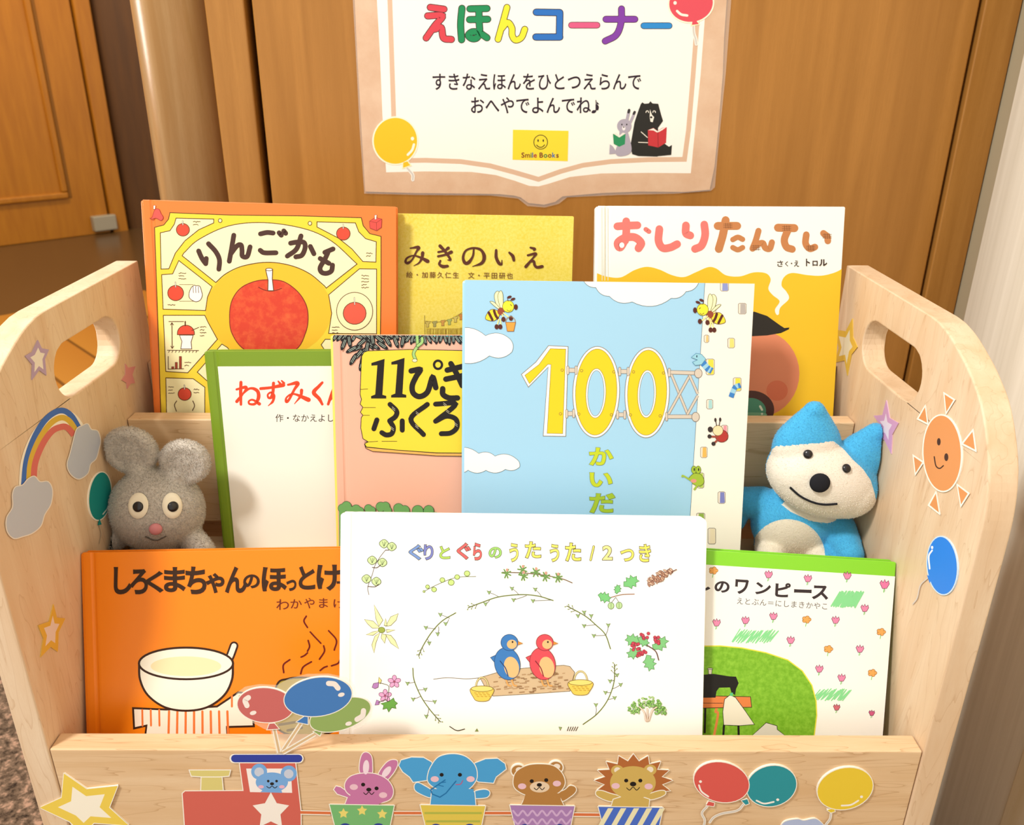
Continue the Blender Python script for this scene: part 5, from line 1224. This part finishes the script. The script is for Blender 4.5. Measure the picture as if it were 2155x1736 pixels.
p.poly([(1445, 778), (1462, 790), (1485, 828), (1442, 832)], GR)
for x in (1510, 1536): p.ell(x, 672, 4, 5, '#3a3638', n=8)
p.ell(1520, 692, 9, 12, '#f4eff0', n=12); p.ell(1520, 686, 4, 4, '#3a3638', n=8)
p.poly([(1462, 722), (1496, 738), (1530, 722), (1526, 778), (1496, 792), (1466, 776)], '#2f9460'); p.poly([(1462, 720), (1480, 716), (1496, 732), (1515, 716), (1530, 720), (1496, 742)], '#f8f2e4')
p.emit(sign)

# ------------------------------------------------------------------ plush toys
def at_y(px, py, y): return on_plane(px, py, Vector((0, y, 0)), Vector((0, -1, 0)))
def blob_mesh(pieces, voxel, smooth_iter=10):
    """soft stuffed body: overlapping ellipsoids fused into one continuous skin"""
    bm = bmesh.new()
    for (c, r, rot) in pieces:
        M = Matrix.Translation(c) @ (rot or Matrix.Identity(4)) @ Matrix.Diagonal((*r, 1))
        bmesh.ops.create_icosphere(bm, subdivisions=4, radius=1.0, matrix=M)
    me = bpy.data.meshes.new('skin'); bm.to_mesh(me); bm.free()
    o = bpy.data.objects.new('skin', me); link(o)
    r_ = o.modifiers.new('fuse', 'REMESH'); r_.mode = 'VOXEL'; r_.voxel_size = voxel
    s_ = o.modifiers.new('soften', 'SMOOTH'); s_.factor = 0.5; s_.iterations = smooth_iter
    dg = bpy.context.evaluated_depsgraph_get(); ev = o.evaluated_get(dg); m2 = ev.to_mesh()
    V = [v.co.copy() for v in m2.vertices]; F_ = [tuple(p.vertices) for p in m2.polygons]; Nn = [v.normal.copy() for v in m2.vertices]
    ev.to_mesh_clear(); bpy.data.objects.remove(o); bpy.data.meshes.remove(me)
    return V, F_, Nn
def chain(a, b, ra, rb, n=7):
    return [(a.lerp(b, k / (n - 1)), (ra + (rb - ra) * k / (n - 1),) * 3, None) for k in range(n)]
def in_plane_rot(deg): return Matrix.Rotation(math.radians(deg), 4, 'Y')
def fur(V, F_, Nn, count, ln, rnd, wid=0.00022):
    """short pile: thin blades standing on the skin, part of the same mesh"""
    areas = []; acc = 0
    for f in F_:
        a, b, c = V[f[0]], V[f[1]], V[f[2]]; acc += (b - a).cross(c - a).length; areas.append(acc)
    import bisect
    NV, NF, src = [], [], []
    base = len(V)
    for k in range(count):
        f = F_[min(len(F_) - 1, bisect.bisect(areas, rnd.random() * acc))]
        u, v = rnd.random(), rnd.random()
        p0 = V[f[0]].lerp(V[f[1]], u).lerp(V[f[-1]].lerp(V[f[2]], u), v); n_ = Nn[f[0]]
        d = (n_ + Vector((rnd.uniform(-.8, .8), rnd.uniform(-.8, .8), rnd.uniform(-1.0, .45))) * 0.75).normalized()
        t = n_.cross(Vector((rnd.uniform(-1, 1), rnd.uniform(-1, 1), rnd.uniform(-1, 1)))).normalized() * wid
        l_ = ln * rnd.uniform(0.6, 1.2); b = base + len(NV)
        NV += [p0 - t, p0 + t, p0 + d * l_]; NF.append((b, b + 1, b + 2)); src.append(f[0])
    return NV, NF, src
def plush_mat(name, cols, mask_attrs, rough=0.95, var=0.12):
    """short pile cloth; sewn-on panels of another colour follow the stored seam distances"""
    m, nt, b = principled(name, rough, 0.1); b.inputs['Sheen Weight'].default_value = 0.25; b.inputs['Sheen Roughness'].default_value = 0.5
    mp = mapping(nt, (1, 1, 1)); n = noise(nt, mp.outputs[0], 700, 3, 0.7); n2 = noise(nt, mp.outputs[0], 45, 3, 0.5)
    base = L(cols[0]); c = ramp(nt, n.outputs['Fac'], [(0.35, tuple(x * (1 - var) for x in base)), (0.65, tuple(min(1, x * (1 + var)) for x in base))]).outputs[0]
    for at, h in zip(mask_attrs, cols[1:]):
        a = nd(nt, 'ShaderNodeAttribute'); a.attribute_name = at
        g = nd(nt, 'ShaderNodeMath', operation='GREATER_THAN'); g.inputs[1].default_value = 0.0; nt.links.new(a.outputs['Fac'], g.inputs[0])
        c = mix(nt, g.outputs[0], c, L(h))
    nt.links.new(c, b.inputs['Base Color'])
    bp = nd(nt, 'ShaderNodeBump'); bp.inputs['Strength'].default_value = 0.5; bp.inputs['Distance'].default_value = 0.0006
    nt.links.new(n.outputs['Fac'], bp.inputs['Height']); nt.links.new(bp.outputs[0], b.inputs['Normal'])
    return m
def to_px(w):
    d = w - CAM; z = d.dot(FWD); return (CX + FOC * d.dot(RIGHT) / z, CY - FOC * d.dot(UP) / z)
def sdist(pt, poly):
    x, y = pt; best = 1e9; inside = False; N = len(poly)
    for i in range(N):
        (x1, y1), (x2, y2) = poly[i], poly[(i + 1) % N]; dx, dy = x2 - x1, y2 - y1
        t = max(0, min(1, ((x - x1) * dx + (y - y1) * dy) / (dx * dx + dy * dy + 1e-9)))
        best = min(best, (x - x1 - t * dx) ** 2 + (y - y1 - t * dy) ** 2)
        if (y1 > y) != (y2 > y) and x < x1 + (y - y1) / (y2 - y1) * dx: inside = not inside
    return math.sqrt(best) * (1 if inside else -1)
def skin_object(name, V, F_, Nn, mat, parent, nfur, ln, masks=(), rnd=None, label=None, wid=0.00022):
    FV, FF, src = fur(V, F_, Nn, nfur, ln, rnd or random.Random(1), wid)
    o = mesh_obj(name, list(V) + FV, list(F_) + FF, mat, parent=parent, smooth=True, label=label)
    for at, fn in masks:
        vals = [fn(v) for v in V]; vals += [vals[s] for s in src for _ in range(3)]
        a = o.data.attributes.new(at, 'FLOAT', 'POINT'); a.data.foreach_set('value', vals)
    return o
class Skin:
    def __init__(self, V, F_): self.b = BVHTree.FromPolygons(V, F_)
    def hit(self, px, py):
        d = ray(px, py).normalized(); h = self.b.ray_cast(CAM, d)
        if h[0] is None: h = self.b.find_nearest(CAM + d * 0.66)
        n = h[1] if h[1].dot(d) < 0 else -h[1]
        return h[0], n
def felt(name, skin, cx, cy, rx, ry, mat, parent, lift=0.0012, rot=0, label=None):
    """flat felt patch lying on the stuffed skin"""
    V, F_ = [], []; N, R = 28, 5
    p0, n0 = skin.hit(cx, cy); V.append(p0 + n0 * (lift + 0.0006))
    for r in range(1, R + 1):
        for q in ellpts(cx, cy, rx * r / R, ry * r / R, rot, N):
            a, n = skin.hit(*q); V.append(a + n * (lift + (0.0006 if r < R else -0.0008)))
    for k in range(N): F_.append((0, 1 + k, 1 + (k + 1) % N))
    for r in range(R - 1):
        for k in range(N): a = 1 + r * N + k; b = 1 + r * N + (k + 1) % N; F_.append((a, a + N, b + N, b))
    return mesh_obj(name, V, F_, mat, parent=parent, smooth=True, label=label)
def stitch(name, skin, pts, rad, mat, parent, label=None):
    P = [skin.hit(p.x, p.y) for p in spline([Vector(q) for q in pts], n=8)]
    V, F_ = [], []
    for i, (a, n) in enumerate(P):
        t = (P[min(i + 1, len(P) - 1)][0] - P[max(i - 1, 0)][0]).normalized(); s = t.cross(n).normalized()
        for k in range(6): q = math.pi * 2 * k / 6; V.append(a + n * (0.0006 + rad * math.sin(q)) + s * rad * math.cos(q))
    for i in range(len(P) - 1):
        for k in range(6): a = 6 * i + k; b = 6 * i + (k + 1) % 6; F_.append((a, b, b + 6, a + 6))
    F_ += [tuple(range(6)), tuple(range(6 * len(P) - 6, 6 * len(P)))]
    return mesh_obj(name, V, F_, mat, parent=parent, smooth=True, label=label)
def bead(name, skin, px, py, r, mat, parent, flat_=0.6, lift=0.0, label=None):
    p0, n = skin.hit(px, py); M = Matrix.Translation(p0 + n * lift) @ n.to_track_quat('Z', 'Y').to_matrix().to_4x4() @ Matrix.Diagonal((r, r, r * flat_, 1))
    bm = bmesh.new(); bmesh.ops.create_uvsphere(bm, u_segments=24, v_segments=14, radius=1, matrix=M)
    V = [v.co.copy() for v in bm.verts]; F_ = [tuple(v.index for v in f.verts) for f in bm.faces]; bm.free()
    return mesh_obj(name, V, F_, mat, parent=parent, smooth=True, label=label)
M_BEAD = ink('#1c1a1c', 0.25, 0.5); M_BLACKFELT = ink('#26262a', 0.9, 0.1); M_FELT = ink('#f6ecd2', 0.9, 0.1)

# grey mouse, tucked into the left end of the middle row
Y0 = 0.150
hc = at_y(331, 1072, Y0)
mouse = empty('plush_mouse', Matrix.Translation((hc.x, Y0, BASE_Z[1] + 0.0006)), 'grey plush mouse with round ears between the left side board and the green book', 'plush toy', 'plush toys in the rack')
pc = [(hc, (0.0375, 0.031, 0.0365), None)]
for px, py, rx, rz, rot in ((277, 946, 0.0215, 0.0200, 8), (391, 970, 0.0200, 0.0188, -12)):
    c = at_y(px, py, Y0 + 0.004); R_ = in_plane_rot(rot)
    pc.append((c, (rx * 1.0, 0.0075, rz * 1.0), R_))
    for k in range(16):
        a = 2 * math.pi * k / 16; pc.append((c + (R_ @ Vector((rx * 0.74 * math.cos(a), -0.0014, rz * 0.74 * math.sin(a)))), (0.0058, 0.0062, 0.0058), None))
    pc += chain(c.lerp(hc, 0.30), hc.lerp(c, 0.45), 0.010, 0.012, 4)
bz = BASE_Z[1]
pc.append((Vector((hc.x, Y0 + 0.006, bz + 0.0325)), (0.028, 0.026, 0.032), None))
for s, (ex_, ey_) in ((-1, (206, 1152)), (1, (424, 1158))):
    pc += chain(Vector((hc.x + s * 0.016, Y0, bz + 0.042)), at_y(ex_, ey_, Y0 - 0.016), 0.010, 0.0105)
    pc += chain(Vector((hc.x + s * 0.012, Y0, bz + 0.013)), Vector((hc.x + s * 0.022, Y0 - 0.018, bz + 0.0115)), 0.011, 0.0108, 4)
V, F_, Nn = blob_mesh(pc, 0.0013, 14)
V = [Vector((max(v.x, -W2 + 0.0032), v.y, max(v.z, bz + 0.0022))) for v in V]
M_GREY = plush_mat('grey_plush', ['#c4bcb0'], [], var=0.16)
skin_object('body', V, F_, Nn, M_GREY, mouse, 42000, 0.0016, rnd=random.Random(2))
sk = Skin(V, F_)
for ex_ in (292, 362):
    e = felt('eye_patch', sk, ex_, 1064, 21, 27, M_FELT, mouse, lift=0.0016, rot=6 if ex_ < 300 else -4, label='cream felt eye patch')
    bead('pupil', sk, ex_ + 1, 1066, 0.0042, M_BEAD, e, 0.5, 0.0020, label='black bead eye')
bead('nose', sk, 328, 1112, 0.0050, ink('#d98f92', 0.9, 0.1), mouse, 0.7, 0.001, label='small pink nose')
stitch('mouth_stitch', sk, [(306, 1128), (328, 1136), (350, 1127)], 0.00055, ink('#6a625a', 0.9, 0.1), mouse)
# red scarf below the chin
SV, SF = [], []
for i in range(40):
    a = 2 * math.pi * i / 40
    for k in range(10):
        b = 2 * math.pi * k / 10; r = 0.0262 + 0.0046 * math.cos(b)
        SV.append(Vector((hc.x + r * math.cos(a), Y0 + 0.004 + r * 0.92 * math.sin(a), bz + 0.0475 + 0.006 * math.sin(b))))
for i in range(40):
    for k in range(10): SF.append((i * 10 + k, i * 10 + (k + 1) % 10, ((i + 1) % 40) * 10 + (k + 1) % 10, ((i + 1) % 40) * 10 + k))
mesh_obj('scarf', SV, SF, ink('#b8281f', 0.9, 0.1), parent=mouse, smooth=True, label='red scarf')

# blue cat, leaning in the right end of the middle row
Zc = lambda x, y: (1540 + x / 3.6158, 820 + y / 3.6158)
Y1 = 0.150
hc = at_y(*Zc(690, 665), Y1)
cat = empty('plush_cat', Matrix.Translation((hc.x - 0.005, 0.166, bz + 0.0006)), 'sky blue plush cat with cream face beside the right side board', 'plush toy', 'plush toys in the rack')
pc = [(hc, (0.0480, 0.029, 0.0325), in_plane_rot(21)), (at_y(*Zc(560, 600), Y1), (0.0305, 0.026, 0.0270), None), (at_y(*Zc(860, 740), Y1), (0.0270, 0.025, 0.0260), None)]
for (ax, ay), (bx, by), r0, r1 in (((568, 440), (628, 165), 0.0275, 0.0085), ((985, 520), (1092, 330), 0.0215, 0.0085)):
    A, B = at_y(*Zc(ax, ay), Y1), at_y(*Zc(bx, by), Y1)
    for k in range(12):
        t = k / 11; r = r0 + (r1 - r0) * t ** 1.05; pc.append((A.lerp(B, t), (r, max(0.0075, r * 0.6), r), None))
by_ = 0.1665
bc = at_y(*Zc(430, 1120), by_); 
pc.append((Vector((bc.x + 0.004, by_, bz + 0.0355)), (0.0375, 0.0250, 0.0350), None))
pc.append((at_y(*Zc(470, 960), by_), (0.028, 0.020, 0.018), None))
sh = at_y(*Zc(800, 1060), by_ - 0.006); el = Vector((0.2945, 0.149, 0.4425)); pw = Vector((0.2955, 0.1345, 0.438)); pe = Vector((0.2955, 0.1315, 0.429))
pc += chain(sh, el, 0.0155, 0.0140) + chain(el, pw, 0.0140, 0.0115) + chain(pw, pe, 0.0112, 0.0100, 5)
sl = at_y(*Zc(230, 860), by_ + 0.006); s2 = at_y(*Zc(60, 850), 0.1785); s3 = at_y(*Zc(10, 980), 0.1795)
pc += chain(sl, s2, 0.0140, 0.0125) + chain(s2, s3, 0.0120, 0.0115, 5)
for s in (-1, 1): pc += chain(Vector((bc.x + s * 0.016, by_, bz + 0.014)), Vector((bc.x + s * 0.022, 0.138, bz + 0.0125)), 0.0125, 0.0120, 5)
V, F_, Nn = blob_mesh(pc, 0.0013, 12)
V = [Vector((min(v.x, W2 - 0.0022), v.y, max(v.z, bz + 0.0022))) for v in V]
FACE = [Zc(*q) for q in [(352, 415), (450, 372), (560, 353), (680, 362), (780, 395), (850, 450), (920, 530), (1000, 605), (1058, 690), (1088, 790), (1110, 900), (1060, 1000), (900, 1010), (740, 1020), (600, 1000), (450, 930), (320, 830), (225, 720), (215, 560), (290, 470)]]
BELLY = [Zc(x, y) for x, y in ellpts(425, 1260, 285, 275, 8, 40)]
HR = in_plane_rot(21).to_3x3().inverted()
def face_mask(v):
    lim = HR @ (v - hc); inhead = (lim.x / 0.0545) ** 2 + (lim.y / 0.036) ** 2 + (lim.z / 0.0385) ** 2 < 1.0
    return (sdist(to_px(v), FACE) if v.y < Y1 + 0.004 else -5.0) if inhead else -5.0
def belly_mask(v): return sdist(to_px(v), BELLY) if v.y < by_ and abs(v.x - bc.x) < 0.045 and (v - hc).z < -0.030 else -5.0
def paw_mask(v): return 12 - (v - pe).length * 1000 + 1.5
M_CAT = plush_mat('sky_blue_plush', ['#4db4e6', '#f7eedd', '#f2e8d2', '#f2e6cf'], ['face_panel', 'belly_panel', 'paw_panel'], var=0.10)
skin_object('body', V, F_, Nn, M_CAT, cat, 36000, 0.0008, masks=(('face_panel', face_mask), ('belly_panel', belly_mask), ('paw_panel', paw_mask)), rnd=random.Random(9), wid=0.00018)
sk = Skin(V, F_)
for q in ((578, 490), (868, 600)): bead('eye', sk, *Zc(*q), 0.0036, M_BEAD, cat, 0.6, 0.001, label='black bead eye')
bead('nose', sk, *Zc(667, 705), 0.0078, M_BLACKFELT, cat, 0.45, 0.0015, label='round black felt nose')
stitch('mouth_stitch', sk, [Zc(*q) for q in [(445, 740), (520, 805), (610, 850), (700, 870), (800, 865)]], 0.0009, M_BLACKFELT, cat, label='dark stitched smile')
